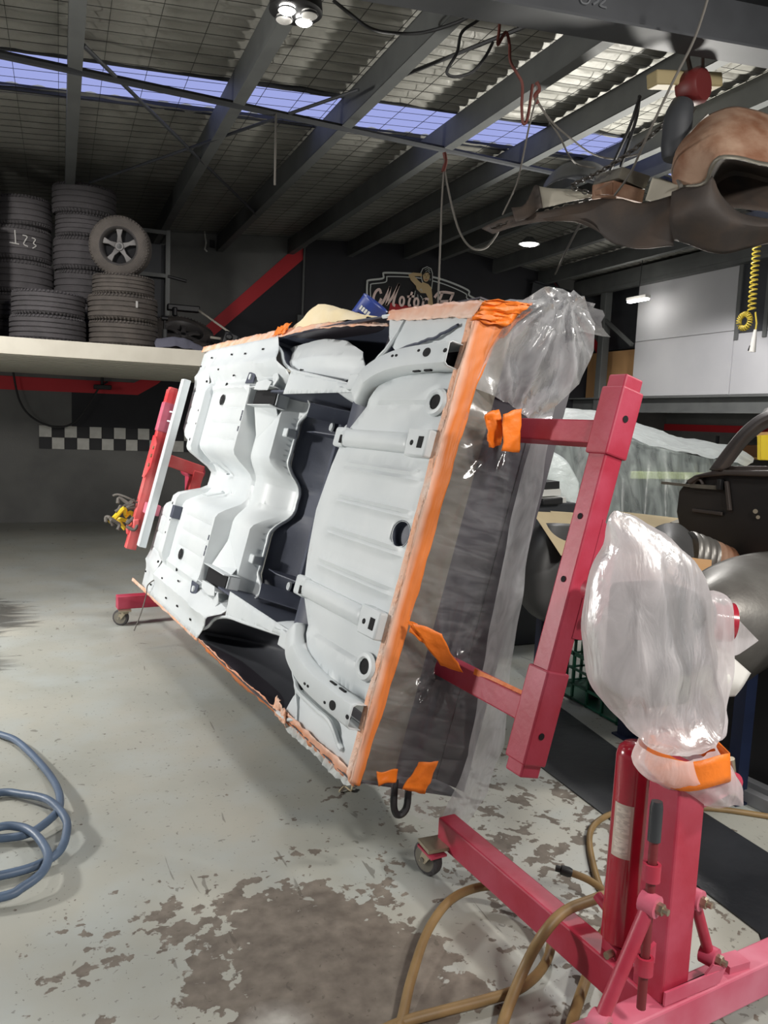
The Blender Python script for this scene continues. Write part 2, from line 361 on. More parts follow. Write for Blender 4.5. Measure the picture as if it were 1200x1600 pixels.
def resample(P, n):
    L = [0]
    for a, b in zip(P, P[1:]): L.append(L[-1] + (b - a).length)
    out = []; k = 0
    for i in range(n + 1):
        t = L[-1] * i / n
        while k < len(P) - 2 and L[k + 1] < t: k += 1
        d = L[k + 1] - L[k]; out.append(P[k].lerp(P[k + 1], (t - L[k]) / d if d > 1e-9 else 0))
    return out
def sstep(a, b, x):
    if a == b: return 1.0 if x >= a else 0.0
    t = max(0.0, min(1.0, (x - a) / (b - a))); return t * t * (3 - 2 * t)
def inside(p, poly):
    c = False; n = len(poly); x, y = p
    for i in range(n):
        x1, y1 = poly[i]; x2, y2 = poly[i - 1]
        if (y1 > y) != (y2 > y) and x < (x2 - x1) * (y - y1) / (y2 - y1) + x1: c = not c
    return c
def sheet(outline, holes, fn, step=0.03, lines=()):
    """flat region meshed with its own outline, holes and fold lines, then lifted by fn(x, y) -> 3D point; returns an MB"""
    verts = []; edges = []
    def loop(pl, closed=True):
        k = len(verts); verts.extend(Vector(p) for p in pl); n = len(pl)
        edges.extend((k + i, k + (i + 1) % n) for i in range(n if closed else n - 1))
    def dens(pl, closed=True):
        out = []
        n = len(pl)
        for i in range(n if closed else n - 1):
            a = Vector(pl[i]); b = Vector(pl[(i + 1) % n]); m_ = max(1, int((b - a).length / step + 0.5))
            out += [tuple(a.lerp(b, k / m_)) for k in range(m_)]
        if not closed: out.append(tuple(pl[-1]))
        return out
    loop(dens(outline))
    for h in holes: loop(dens(h))
    for l in lines: loop(dens(l, False), False)
    x0 = min(p[0] for p in outline); x1 = max(p[0] for p in outline); y0 = min(p[1] for p in outline); y1 = max(p[1] for p in outline)
    rnd = random.Random(3)
    for i in range(int((x1 - x0) / step) + 1):
        for j in range(int((y1 - y0) / step) + 1):
            p = (x0 + i * step + rnd.uniform(-.1, .1) * step, y0 + j * step + rnd.uniform(-.1, .1) * step)
            if inside(p, outline) and not any(inside(p, h) for h in holes): verts.append(Vector(p))
    r = geometry.delaunay_2d_cdt(verts, edges, [], 0, 1e-4)
    V = [tuple(p) for p in r[0]]; F = []
    for f in r[2]:
        c = (sum(V[i][0] for i in f) / len(f), sum(V[i][1] for i in f) / len(f))
        if inside(c, outline) and not any(inside(c, h) for h in holes): F.append(tuple(f))
    m_ = MB(); m_.add([fn(*p) for p in V], F); return m_
def ell(cx, cy, rx, ry, n=16, rot=0.0):
    out = []
    for k in range(n):
        a = 2 * pi * k / n; x = rx * cos(a); y = ry * sin(a)
        out.append((cx + x * cos(rot) - y * sin(rot), cy + x * sin(rot) + y * cos(rot)))
    return out
def empty(name, loc=(0, 0, 0), rotz=0.0, parent=None):
    o = bpy.data.objects.new(name, None); COL.objects.link(o); o.location = loc; o.rotation_euler = (0, 0, rotz); o.empty_display_size = 0.1
    if parent is not None: o.parent = parent
    return o
def tag(o, label, cat, group=None, kind=None):
    o['label'] = label; o['category'] = cat
    if group: o['group'] = group
    if kind: o['kind'] = kind
    return o
def struct(o, label=None):
    o['kind'] = 'structure'
    if label: o['label'] = label
    return o
def child_copy(src, name, parent, loc=None, rot=None, scale=None):
    o = src.copy(); o.name = name; COL.objects.link(o)
    if parent is not None: o.parent = parent
    if loc is not None: o.location = loc
    if rot is not None: o.rotation_euler = rot
    if scale is not None: o.scale = scale
    return o
def copy_tree(root, loc=None, rot=None):
    r = root.copy(); COL.objects.link(r)
    if loc is not None: r.location = loc
    if rot is not None: r.rotation_euler = rot
    for ch in root.children:
        c = ch.copy(); COL.objects.link(c); c.parent = r
        for g in ch.children:
            d = g.copy(); COL.objects.link(d); d.parent = c
    return r
def wob(p, s, a, seed=0.0):
    v = noise.noise_vector(Vector(p) * s + Vector((seed, seed * 1.7, -seed))); return Vector(p) + v * a

# ------------------------------------------------------------------ the building
BACK = 11.9; RX, RZ = 5.8, 4.5
def roof_z(x): return RZ - 0.08 * (RX - x) if x < RX else RZ - 0.12 * (x - RX)
XL, XR, YF = -7.5, 12.5, -4.5

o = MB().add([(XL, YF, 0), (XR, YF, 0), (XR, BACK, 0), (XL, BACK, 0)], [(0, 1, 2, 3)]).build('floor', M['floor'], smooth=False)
struct(o, 'painted concrete floor, chipped brown in the worn patch and darker towards the back')

wall = MB().prism([(XL, BACK, 0), (XR, BACK, 0), (XR, BACK, roof_z(XR) + .3), (RX, BACK, RZ + .3), (XL, BACK, roof_z(XL) + .3)], (0, 0.15, 0)).build('wall_back', M['wall_grey'], smooth=False)
struct(wall, 'grey back wall with a black painted bay bordered in red')
def paint(name, poly, m, d=0.006):
    return MB().prism([(x, BACK - d, z) for x, z in poly], (0, d - 0.001, 0)).build(name, m, wall, smooth=False)
p = paint('black_paint_field', [(1.15, 1.95), (3.49, 4.2), (3.49, roof_z(3.49) - .02), (RX, RZ - .02), (7.9, roof_z(7.9) - .02), (9.02, 2.95), (9.02, 1.05), (0.15, 1.05), (0.15, 1.95)], M['wall_black'])
p = paint('red_paint_stripe', [(-3.2, 1.80), (1.03, 1.83), (1.30, 2.0), (1.20, 2.12), (0.98, 2.0), (-3.2, 2.0)], M['stripe_red'], 0.012); p['label'] = 'red stripe running level under the mezzanine'
p = paint('red_paint_stripe', [(1.20, 2.12), (1.30, 2.0), (3.45, 4.02), (3.45, 4.24), (3.36, 4.22)], M['stripe_red'], 0.014); p['label'] = 'red stripe climbing towards the roof'
p = paint('red_paint_stripe', [(7.88, 4.16), (8.04, 4.02), (9.08, 2.80), (9.08, 3.02)], M['stripe_red'], 0.014); p['label'] = 'red stripe falling towards the far corner'
MB().tube([(3.43, BACK - .03, 4.3), (3.42, BACK - .03, 1.0)], 0.018, 8).build('conduit', M['steel_grey'], wall)
MB().bx((3.34, BACK - .07, 3.02), (3.45, BACK - .01, 3.16)).build('outlet_box', M['steel_grey'], wall, bevel=.008)
MB().bx((2.02, BACK - .05, 4.0), (2.08, BACK - .005, 4.1)).build('wall_bracket', M['black'], wall)
MB().tube([(1.93, BACK - .03, 4.25), (1.95, BACK - .06, 4.05), (1.93, BACK - .1, 3.95), (1.97, BACK - .05, 3.93)], .012, 6).build('loose_wire', M['white_plastic'], wall)

# checker strip: two rows of square tiles
chk = tag(empty('checker_strip', (-0.27, BACK - .012, 1.03)), 'strip of black and white square wall tiles in two rows, low on the dark wall', 'wall tiles')
tm = {}
for r in range(2):
    for c in range(15):
        wh = (r + c) % 2 == 1
        k = 'w' if wh else 'b'
        if k not in tm:
            tm[k] = MB().box((0, 0, 0), (0.158, 0.008, 0.158)).build('tile', M['tile_white'] if wh else M['tile_black'], chk, smooth=False, bevel=.002); ob = tm[k]
        else: ob = child_copy(tm[k], 'tile', chk)
        ob.location = (0.08 + c * 0.163, 0, 0.08 + r * 0.163)

# roof: foil blanket sagging between the purlins over a wire grid, cut by the skylight strip
sky = lambda x: 6.36 + 0.055 * max(x, -8) if x < RX else 6.36 + 0.055 * RX + 0.02 * (x - RX)
def roof_piece(x0, x1, ya, yb, nx, ny, name):
    def fn(a, b):
        x = x0 + (x1 - x0) * a; y0 = ya(x); y1 = yb(x); y = y0 + (y1 - y0) * b
        gx = abs(sin(pi * x / 0.30)); gy = abs(sin(pi * y / 0.16))
        n_ = noise.noise(Vector((x * 1.7, y * 1.7, 3)))
        z = roof_z(x) + 0.045 - 0.036 * gy ** 0.6 * (0.55 + 0.45 * gx ** 0.5) + 0.014 * n_
        return (x, y, z)
    return struct(MB().grid(fn, nx, ny).build(name, M['foil']))
YE = 2.6
for i, (x0, x1) in enumerate([(-4.6, RX), (RX, 9.6)]):
    nx = int((x1 - x0) / 0.06)
    struct(roof_piece(x0, x1, lambda x: YE, lambda x: sky(x), nx, int((6.5 - YE) / .027), 'ceiling'), 'silver foil roof blanket on the lamp side of the skylight')
    struct(roof_piece(x0, x1, lambda x: sky(x) + 0.67, lambda x: BACK, nx, int((BACK - 7.1) / .027), 'ceiling'), 'silver foil roof blanket between the skylight and the back wall')
def plane_roof(name, x0, x1, y0, y1, m, dz):
    return MB().add([(x0, y0(x0), roof_z(x0) + dz), (x1, y0(x1), roof_z(x1) + dz), (x1, y1(x1), roof_z(x1) + dz), (x0, y1(x0), roof_z(x0) + dz)], [(0, 1, 2, 3)]).build(name, m, smooth=False)
struct(plane_roof('ceiling_outer', XL, RX, lambda x: YF, lambda x: YE, M['steel_dark'], 0.10)); struct(plane_roof('ceiling_outer', RX, XR, lambda x: YF, lambda x: YE, M['steel_dark'], 0.10))
struct(plane_roof('ceiling_outer', XL, -4.6, lambda x: YE, lambda x: BACK, M['steel_dark'], 0.10)); struct(plane_roof('ceiling_outer', 9.6, XR, lambda x: YE, lambda x: BACK, M['steel_dark'], 0.10))
for i, (x0, x1) in enumerate(((-4.6, RX), (RX, 9.6))):
    mb = MB()
    def fn(a, b):
        x = x0 + (x1 - x0) * a; return (x, sky(x) - .05 + .77 * b, roof_z(x) + .065 + .01 * sin(x * 2 * pi / .19))
    w = mb.grid(fn, int((x1 - x0) / .03), 1).build('window_%d' % (i + 1), M['skylight']); struct(w, 'strip of blue evening skylight sheeting in the roof')
# wire grid under the blanket
mb = MB()
k = 0
x = -4.5
while x < 9.5:
    z = roof_z(x) - 0.012
    if abs(x - RX) > .02: mb.bar((x, YE, z), (x, BACK - .01, z), .0035, .0035)
    x += 0.30
y = 2.72
while y < BACK:
    mb.bar((-4.6, y, roof_z(-4.6) - .014), (RX, y, RZ - .014), .003, .003); mb.bar((RX, y, RZ - .014), (9.6, y, roof_z(9.6) - .014), .003, .003)
    y += 0.16
o = mb.build('roof_wire_mesh', M['wire'], smooth=False); o['kind'] = 'stuff'; o['label'] = 'wire safety mesh under the foil roof blanket'
# heavy edge seams of the blanket either side of the skylight
for dy, nm in ((-0.04, 'ceiling_batten'), (0.71, 'ceiling_batten')):
    for x0, x1 in ((-4.6, RX), (RX, 9.6)):
        struct(MB().bar((x0, sky(x0) + dy, roof_z(x0) + .03), (x1, sky(x1) + dy, roof_z(x1) + .03), .03, .05).build(nm, M['steel_dark'], smooth=False))
# purlins: lipped channels running to the back wall
def purlin(x, first=[None]):
    mb = MB(); z = roof_z(x) - .035; H = .21; y0, y1 = 1.5, BACK
    mb.bx((x - .004, y0, z - H), (x + .004, y1, z)); mb.bx((x - .004, y0, z - H - .004), (x + .085, y1, z - H + .004)); mb.bx((x - .004, y0, z - .004), (x + .085, y1, z + .004)); mb.bx((x + .078, y0, z - H), (x + .085, y1, z - H + .025))
    return struct(mb.build('ceiling_purlin', M['steel_grey'], smooth=False))
for x in (-3.1, -2.05, -1.0, 0.06, 1.19, 2.12, 3.18, 4.13, 5.08, 5.7, 6.7, 7.6, 8.35): purlin(x)
# portal rafter crossing under the purlins
def rafter(name, y, x0, x1):
    mb = MB()
    z0, z1 = roof_z(x0) - .26, roof_z(x1) - .26
    mb.bar((x0, y, z0), (x1, y, z1), .20, .014); mb.bar((x0, y, z0 - .28), (x1, y, z1 - .28), .20, .014); mb.bar((x0, y, z0 - .14), (x1, y, z1 - .14), .012, .27)
    return struct(mb.build(name, M['steel_dark'], smooth=False))
rafter('ceiling_rafter', 3.70, XL, RX); rafter('ceiling_rafter', 3.70, RX, 9.5)
ob_ = MB()
for pts in ([(2.547,3.69,3.893), (2.508,3.69,3.84), (2.515,3.69,3.805), (2.551,3.69,3.807), (2.565,3.69,3.835), (2.528,3.69,3.842)], [(2.576,3.69,3.893), (2.617,3.69,3.89), (2.591,3.69,3.856), (2.621,3.69,3.841), (2.587,3.69,3.812)], [(2.629,3.69,3.887), (2.662,3.69,3.888), (2.661,3.69,3.85), (2.631,3.69,3.818), (2.673,3.69,3.815)]): ob_.tube(smooth_path(pts, 4), .006, 5)
struct(ob_.build('ceiling_rafter_marking', mat('paint_mark', srgb(96, 98, 102), .7)), 'hand-painted figures on the roof beam')
rafter('ceiling_rafter', BACK - .15, 7.4, 9.0)
# roof bracing rods
for a, b, r in (((-0.539,5.669,3.743), (5.539,7.278,4.229), .028), ((0.141,5.456,3.807), (2.156,9.548,3.968), .014), ((1.99,5.619,3.955), (0.281,8.617,3.818), .013)):
    struct(MB().cyl(a, b, r, seg=8).build('ceiling_brace_rod', M['steel_dark']))
for a, b in (((2.16,5.556,4.009), (2.729,4.315,4.054)),):
    struct(MB().cyl(a, b, .013, seg=6).build('ceiling_brace_rod', M['cable_dark']))

# mezzanine over the back of the shop
MY = 7.8
mz = MB().bx((XL, MY + .03, 2.062), (2.6, BACK, 2.2)).build('mezzanine_floor', M['deck'], smooth=False); struct(mz, 'mezzanine deck that carries the tyres')
MB().bx((XL, MY, 2.055), (2.6, MY + .03, 2.205)).build('fascia_board', M['cream'], mz, smooth=False, bevel=.004)
rb = None
for k in range(12):
    y = MY + .16 + k * .34
    if rb is None: rb = MB().bx((XL, -.07, 2.044), (2.6, .07, 2.07)).build('deck_rib', M['rib'], mz, smooth=False, bevel=.012); rb.location = (0, y, 0)
    else: child_copy(rb, 'deck_rib', mz, (0, y, 0))
MB().bx((2.45, BACK - .25, 0), (2.57, BACK - .13, 2.06)).build('post', M['steel_dark'], mz, smooth=False)

# mezzanine room on the ridge side: panelled wall over a steel edge beam
rw = MB().bx((8.5, 4.2, 2.16), (8.56, 10.34, 3.98)).build('wall_right', M['panel_pale'], smooth=False); struct(rw, 'pale panelled wall of the upper room above the steel edge beam')
pn = None
for (y0, y1, z0, z1) in ((8.33, 10.33, 2.17, 3.02), (8.33, 10.33, 3.03, 3.96), (6.2, 8.31, 2.17, 2.98), (6.2, 7.78, 2.99, 3.96), (4.2, 6.18, 2.17, 3.0), (4.2, 6.18, 3.01, 3.96)):
    MB().bx((8.482, y0, z0), (8.50, y1, z1)).build('wall_panel', M['panel_pale'], rw, smooth=False, bevel=.002)
MB().bx((8.478, 7.80, 2.99), (8.50, 8.29, 3.96)).build('dark_opening', M['steel_dark'], rw, smooth=False)
mb = MB()
for y in (7.80, 8.27): mb.bx((8.455, y - .03, 2.9), (8.50, y + .03, 4.0))
mb.build('slotted_upright', M['steel_grey'], rw, smooth=False)
bm_ = MB(); bm_.bx((8.40, 3.0, 2.13), (8.60, BACK, 2.155)).bx((8.49, 3.0, 1.93), (8.51, BACK, 2.14)).bx((8.40, 3.0, 1.91), (8.60, BACK, 1.935))
struct(bm_.build('beam', M['steel_grey'], smooth=False), 'grey steel edge beam under the upper room')
mb = MB(); mb.bx((8.42, 11.08, 0), (8.56, 11.22, 4.1)); struct(mb.build('column', M['steel_grey'], smooth=False, bevel=.01), 'grey steel column in the far corner')
mb = MB(); mb.bar((8.45, 11.1, 3.45), (8.45, 10.36, 2.98), .05, .05); struct(mb.build('column_brace', M['steel_grey'], smooth=False))
o = MB().bx((8.72, 10.36, 2.16), (8.76, 11.85, 2.95)).build('plywood_sheet', M['wood'], smooth=False); tag(o, 'tan plywood sheet standing in the far corner by the steel column', 'plywood')
o = MB().bx((8.90, 10.36, 3.0), (8.94, 11.85, 4.05)).build('wall_infill', M['steel_dark'], smooth=False); struct(o)
struct(MB().bx((8.6, 4.0, 2.06), (XR, BACK, 2.13)).build('mezzanine_floor', M['deck'], smooth=False), 'deck of the upper room')
struct(MB().bx((XR - .1, YF, 0), (XR, BACK, 4.0)).build('wall_side', M['wall_grey'], smooth=False))
# eaves beams over the panelled wall
mb = MB(); mb.bar((8.42, 3.9, 3.98), (8.42, BACK, 3.98), .12, .18); struct(mb.build('beam', M['steel_grey'], smooth=False), 'pale beam along the top of the panelled wall')
# under the upper room: red band, tube lamp, store shelves
struct(MB().bx((10.6, 4.0, 1.66), (10.64, BACK, 1.78)).build('trim_1', M['stripe_red'], smooth=False), 'red band on the dark wall below the upper room')
struct(MB().bx((10.64, 4.0, 0), (10.7, BACK, 2.06)).build('wall_store', M['wall_grey'], smooth=False))

# lamps
lm = tag(empty('flood_lamp', (1.19, 4.42, 3.80)), 'black roof floodlight with four round lenses, two of them lit', 'lamp')
MB().lathe([(0.001, .10), (.10, .09), (.14, .04), (.145, -.02), (.13, -.03), (.001, -.03)], 24).build('housing', M['black'], lm)
MB().tube([(-.1, 0, .05), (-.1, 0, .16), (.1, 0, .16), (.1, 0, .05)], .008, 6).build('yoke', M['black'], lm)
for i, (x, y) in enumerate(((-.062, -.05), (.055, .03), (.06, -.055), (-.05, .055))):
    MB().tube([(x + .046 * cos(2 * pi * q / 16), y + .046 * sin(2 * pi * q / 16), -.045) for q in range(16)], .005, 6, closed=True).build('bezel', M['black'], lm)
    e = MB().lathe([(0.001, -.03), (.042, -.03), (.045, -.05), (.035, -.058), (.001, -.062)], 16).build('lens', M['lamp'] if i < 2 else M['white_plastic'], lm); e.location = (x, y, 0); e['label'] = 'lit lens' if i < 2 else 'unlit lens'
lm = tag(empty('bay_lamp', (6.05, 9.75, 4.14)), 'glowing disc lamp on the roof above the black wall', 'lamp')
MB().lathe([(.001, .09), (.05, .09), (.11, .03), (.15, 0), (.145, -.005)], 24).build('reflector', M['steel_grey'], lm)
MB().lathe([(.001, -.02), (.10, -.018), (.12, -.005), (.001, 0)], 24).build('lens', M['lamp'], lm)
lm = tag(empty('strip_lamp', (8.12, 9.9, 3.60)), 'glowing strip lamp hung beside the panelled wall', 'lamp')
MB().bx((-.05, -.22, 0), (.05, .22, .05)).build('housing', M['white_plastic'], lm, bevel=.008)
MB().bx((-.04, -.21, -.03), (.04, .21, .0)).build('tube', M['lamp'], lm, bevel=.01)
MB().tube([(0, 0, .05), (.03, 0, .64)], .006, 6).build('hanger', M['cable_dark'], lm)
lm = tag(empty('tube_lamp', (9.2, 8.9, 2.03)), 'long pale tube lamp under the upper room', 'lamp')
MB().bx((-.04, -.6, 0), (.04, .6, .03)).build('housing', M['white_plastic'], lm); MB().cyl((0, -.58, -.02), (0, .58, -.02), .016).build('tube', emit('tube_glow', (1, .98, .95, 1), 4), lm)

# ------------------------------------------------------------------ the car shell on its side (local axes: x across, y towards the nose, z out of the belly)
ES = Vector((-0.117, 0.993, 0)).normalized(); ET = Vector((0.247, 0.029, 0.969)); ET = (ET - ES * ET.dot(ES)).normalized(); EN = ET.cross(ES)
CO = Vector((1.138, 2.457, 1.203))
CM = Matrix(((ET.x, ES.x, EN.x, CO.x), (ET.y, ES.y, EN.y, CO.y), (ET.z, ES.z, EN.z, CO.z), (0, 0, 0, 1)))
def CW(t, s, n): return CM @ Vector((t, s, n))
car = empty('car_shell'); car.matrix_world = CM
tag(car, 'stripped car shell tipped on its side, belly sprayed pale grey primer, edges taped orange', 'car body')
mir = lambda pl, k: [(x * k, y) for x, y in pl]
G = lambda x, c, w: math.exp(-((x - c) / w) ** 2)

def tun(t, w0=.055, w1=.205): return 1 - sstep(w0, w1, abs(t))
def pan_n(t, s):
    if s > 2.15: base = 0.05 * sstep(2.862, 2.872, s)
    elif s > 2.125: base = -0.10 * (1 - (s - 2.125) / 0.025)
    elif s > 1.82: base = -0.10
    else: base = -0.10 - 0.10 * min(1, (1.82 - s) / 0.055)
    f = sstep(.63, .55, abs(t))
    base = f * base + (1 - f) * 0.012
    tb = -0.16 if s > 2.15 else (-0.175 - 0.13 * sstep(2.0, 1.77, s))
    k = tun(t)
    if s > 2.862: k = tun(t, .04, .17)
    n = base * (1 - k) + min(base, tb) * k
    n += .030 * G(abs(t), .715, .045) - .016 * G(abs(t), .635, .02) + .03 * G(s, 1.95, .13) * G(abs(t), .68, .07)
    if 2.17 < s < 2.84 and abs(t) > .2:
        for c in (.26, .36, .46): n -= .007 * G(abs(t), c, .008) * sstep(2.76, 2.72, s)
        n += .022 * G(abs(t), .580, .018) + .012 * G(s, 2.79, .016) * sstep(.6, .56, abs(t))
    elif 2.17 < s < 2.84: n += .012 * G(s, 2.79, .016)
    if 1.84 < s < 2.11: n += -.004 * G(s, 1.93, .008) * f
    return n
ARCH = [(.865, 1.88), (.78, 1.80), (.71, 1.72), (.66, 1.55), (.635, 1.35), (.61, 1.15), (.585, .95), (.57, .82), (.60, .73), (.68, .65), (.735, .58), (.865, .60)]
out = [(-.865, 1.88), (-.865, 2.98), (-.205, 2.98), (-.17, 2.97), (.17, 2.97), (.205, 2.98), (.865, 2.98), (.865, 1.88), (.78, 1.80), (.71, 1.72), (.66, 1.60), (.60, 1.56), (.53, 1.66), (.44, 1.765), (-.44, 1.765), (-.53, 1.66), (-.60, 1.56), (-.66, 1.60), (-.71, 1.72), (-.78, 1.80)]
ln = [[(-.6, y), (.6, y)] for y in (1.82, 1.79, 2.125, 2.15, 2.862, 2.872, 2.79, 2.775, 2.805)]
for k in (-1, 1):
    for c in (.26, .36, .46):
        for d in (-.01, 0, .01): ln.append([(k * (c + d), 2.2), (k * (c + d), 2.74)])
    for c in (.055, .10, .15, .205, .55, .59, .63): ln.append([(k * c, 1.80), (k * c, 2.95)])
floor_pan = sheet(out, [], lambda t, s: (t, s, pan_n(t, s)), .03, ln).build('floor_pan', M['primer'], car, solid=.003, angle=32)
# bright rolled lip on the heel of the pan
lip = [(-.60, 1.57), (-.53, 1.665), (-.44, 1.768)] + [(x / 20, 1.768) for x in range(-8, 9)] + [(.44, 1.768), (.53, 1.665), (.60, 1.57)]
MB().tube(smooth_path([(t, s - .004, pan_n(t, max(s, 1.768)) - .002) for t, s in lip], 3), .011, 8).build('heel_lip', M['primer'], floor_pan)
# toe boards each side of the tunnel, and the front tie channel
for k in (-1, 1):
    o = sheet(mir([(.24, 2.975), (.865, 2.975), (.865, 3.40), (.62, 3.44), (.30, 3.43), (.25, 3.30), (.215, 3.10)], k), [], lambda t, s: (t, s, .012 - .03 * sstep(3.1, 3.45, s) - sum(.006 * G(abs(t), c, .007) for c in (.34, .46, .58)) + .018 * G(abs(t), .68, .03)), .03,
              [[(k * (c + d), 3.0), (k * (c + d), 3.41)] for c in (.34, .46, .58) for d in (-.01, 0, .01)]).build('toe_board', M['primer'], car, solid=.003)
ch = MB(); ch.bx((-.60, 3.36, .035), (.64, 3.365, .085)).bx((-.60, 3.36, .080), (.64, 3.445, .085)).bx((-.60, 3.44, .035), (.64, 3.445, .085))
ch.build('tie_channel', M['primer'], car, smooth=False, bevel=.002)
for t in (-.5, .52): MB().cyl((t, 3.45, .06), (t, 3.49, .06), .008, seg=8).build('stud', M['primer'], car)
# heel cavity over the rear axle
def cav(a, b):
    t = -.54 + 1.08 * a
    s0 = 1.765 if abs(t) < .44 else 1.765 - (abs(t) - .44) * 1.2
    prof = [(s0 + .004, pan_n(t, s0) - .016), (s0 - .025, min(-.275, pan_n(t, s0) - .05)), (1.60, -.37), (1.575, -.345), (1.545, -.345), (1.52, -.38), (1.2, -.43), (.95, -.42), (.86, -.38), (.845, -.12), (.92, -.10), (.92, -.085), (.80, -.02), (.60, -.012)]
    i = min(int(b * (len(prof) - 1) + 1e-6), len(prof) - 2); f = b * (len(prof) - 1) - i
    s = prof[i][0] * (1 - f) + prof[i + 1][0] * f; n = prof[i][1] * (1 - f) + prof[i + 1][1] * f
    return (t, s, n)
MB().grid(cav, 40, 13).build('axle_tunnel', M['undercoat'], car, solid=.003)
for k in (-1, 1):
    w = [(.56 * k, 1.80, -.0), (.56 * k, 1.80, -.45), (.56 * k, .60, -.45), (.56 * k, .60, -.03)]
    MB().prism(w, (-.012 * k, 0, 0)).build('tunnel_end_wall', M['undercoat'], car, smooth=False)
    MB().prism([(.39 * k, 1.74, -.235), (.39 * k, 1.60, -.365), (.39 * k, 1.34, -.40), (.39 * k, 1.28, -.31), (.39 * k, 1.42, -.255), (.39 * k, 1.58, -.215)], (.006 * k, 0, 0)).build('bump_plate', M['undercoat'], car, smooth=False)
    MB().prism([(.47 * k, 1.70, -.20), (.47 * k, 1.5, -.38), (.52 * k, 1.22, -.38), (.52 * k, 1.5, -.12)], (.006 * k, 0, 0)).build('spring_plate', M['undercoat'], car, smooth=False)
    MB().cyl((.44 * k, 1.45, -.37), (.44 * k, 1.45, -.33), .03, seg=14).build('bump_stop', M['primer'], car)
    MB().lathe([(.001, .012), (.022, .010), (.026, 0)], 12, Matrix.Translation((.45 * k, 1.62, -.33))).build('plug', M['primer'], car)
    MB().cyl((.5 * k, 1.0, -.2), (.5 * k, 1.12, -.36), .018, seg=10).build('shackle', M['undercoat'], car)
    # rail between the arch and the cavity
    rl = mir([(.535, .60), (.535, 1.60), (.60, 1.58), (.66, 1.585), (.655, 1.5), (.635, 1.35), (.61, 1.15), (.585, .95), (.57, .82), (.585, .74), (.57, .62)], k)
    sheet(rl, [], lambda t, s: (t, s, .014 * cos((abs(t) - .58) * 12) - .012), .025).build('side_rail', M['primer'], car, solid=.004)
    MB().loft([[(.54 * k, .95, .0), (.50 * k, .84, -.05), (.52 * k, .72, -.02)], [(.56 * k, .92, .01), (.55 * k, .82, .0), (.56 * k, .70, .01)]], 8, 4).build('gusset', M['primer'], car, solid=.004)
    MB().box((.575 * k, .77, .012), (.07, .09, .03)).build('rail_foot', M['primer'], car, bevel=.006)
    # spring hanger pocket beside the heel step
    hb = MB(); hb.bx((.475, 1.76, -.10), (.48, 2.13, .0)).bx((.575, 1.76, -.10), (.58, 2.13, .018)).bx((.475, 2.125, -.10), (.58, 2.13, .004)).bx((.475, 1.76, -.10), (.58, 1.765, -.035)).bx((.475, 1.76, -.045), (.58, 2.13, -.035))
    if k < 0: hb.v = [(-x, y, z) for x, y, z in hb.v]
    hb.build('spring_hanger', M['primer'], car, smooth=False)
    MB().box((.527 * k, 1.945, -.030), (.088, .34, .004)).build('hanger_pocket', M['hole'], car, smooth=False)
    MB().prism([(.560 * k, 2.02, .016), (.553 * k, 1.80, .016), (.60 * k, 1.76, .018), (.615 * k, 1.86, .018), (.60 * k, 2.0, .018)], (0, 0, .006)).build('hanger_plate', M['primer'], car, smooth=False, bevel=.003)
    MB().prism([(.60 * k, 2.20, .016), (.60 * k, 2.06, .016), (.665 * k, 2.06, .018), (.665 * k, 2.17, .018)], (0, 0, .006)).build('bolt_plate', M['undercoat'], car, smooth=False)
    MB().cyl((.635 * k, 2.12, .02), (.635 * k, 2.12, .032), .018, seg=10).build('bolt', M['primer'], car)
    MB().prism([(.485 * k, 2.12, -.04), (.30 * k, 2.10, -.098), (.44 * k, 1.86, -.098), (.485 * k, 1.80, -.05)], (0, 0, -.004)).build('hanger_web', M['primer'], car, smooth=False)
    cb = MB(); cb.bx((.335, 1.735, -.19), (.385, 1.80, -.128)); 
    if k < 0: cb.v = [(-x, y, z) for x, y, z in cb.v]
    cb.build('cable_bracket', M['primer'], floor_pan, bevel=.008)
    # kick-up rail at the tail
    path = smooth_path([(.648, .004, 0), (.648, .15, 0), (.645, .3, 0), (.635, .42, 0), (.608, .54, 0), (.565, .63, 0), (.505, .695, 0)], 5)
    sec = [(-.045, -.04), (-.043, .052), (-.034, .064), (.034, .066), (.043, .056), (.045, -.04)]
    def rail(a, b):
        i = round(a * (len(path) - 1)); j = round(b * 5)
        d = (path[min(i + 1, len(path) - 1)] - path[max(i - 1, 0)]).normalized(); q = Vector((d.y, -d.x, 0))
        x, z = sec[j]; hgt = 1 - .35 * sstep(.75, 1.0, a)
        p = path[i] + q * x
        return (p.x * k, p.y, z * hgt if z > 0 else z)
    rail_o = MB().grid(rail, len(path) - 1, 5).build('kick_up_rail', M['primer'], car, solid=.003, angle=50)
    hl = None
    for (s, t, rx, ry) in ((.14, .655, .019, .026), (.20, .665, .006, .010), (.36, .655, .006, .011), (.39, .655, .006, .011), (.02, .655, .009, .012)):
        MB().lathe([(.001, .002), (1, .0), (1.0, -.01)], 14, Matrix.Translation((t * k, s, .0675)) @ Matrix.Diagonal((rx * .9, ry, 1, 1))).build('hole', M['hole'], rail_o)
    for s in (.16, .24):
        MB().box((.60 * k, s, .03), (.006, .045, .010)).build('slot', M['hole'], rail_o)
    # flat tail corner outside the rail
    sheet(mir([(.69, -.005), (.855, -.005), (.855, .64), (.74, .585), (.69, .50)], k), [], lambda t, s: (t, s, -.006 - .02 * sstep(.78, .69, abs(t))), .03).build('tail_corner', M['primer'], car, solid=.003)
    # wheel arch: a deep tub
    cx, cy = .72, 1.2
    lev = [(1.0, 0.0), (1.0, -.03), (.97, -.12), (.90, -.22), (.72, -.30), (.40, -.335), (.001, -.34)]
    PL = resample(smooth_path([(x, y, 0) for x, y in ARCH], 3, True) + [Vector((*ARCH[0], 0))], 60)[:-1]
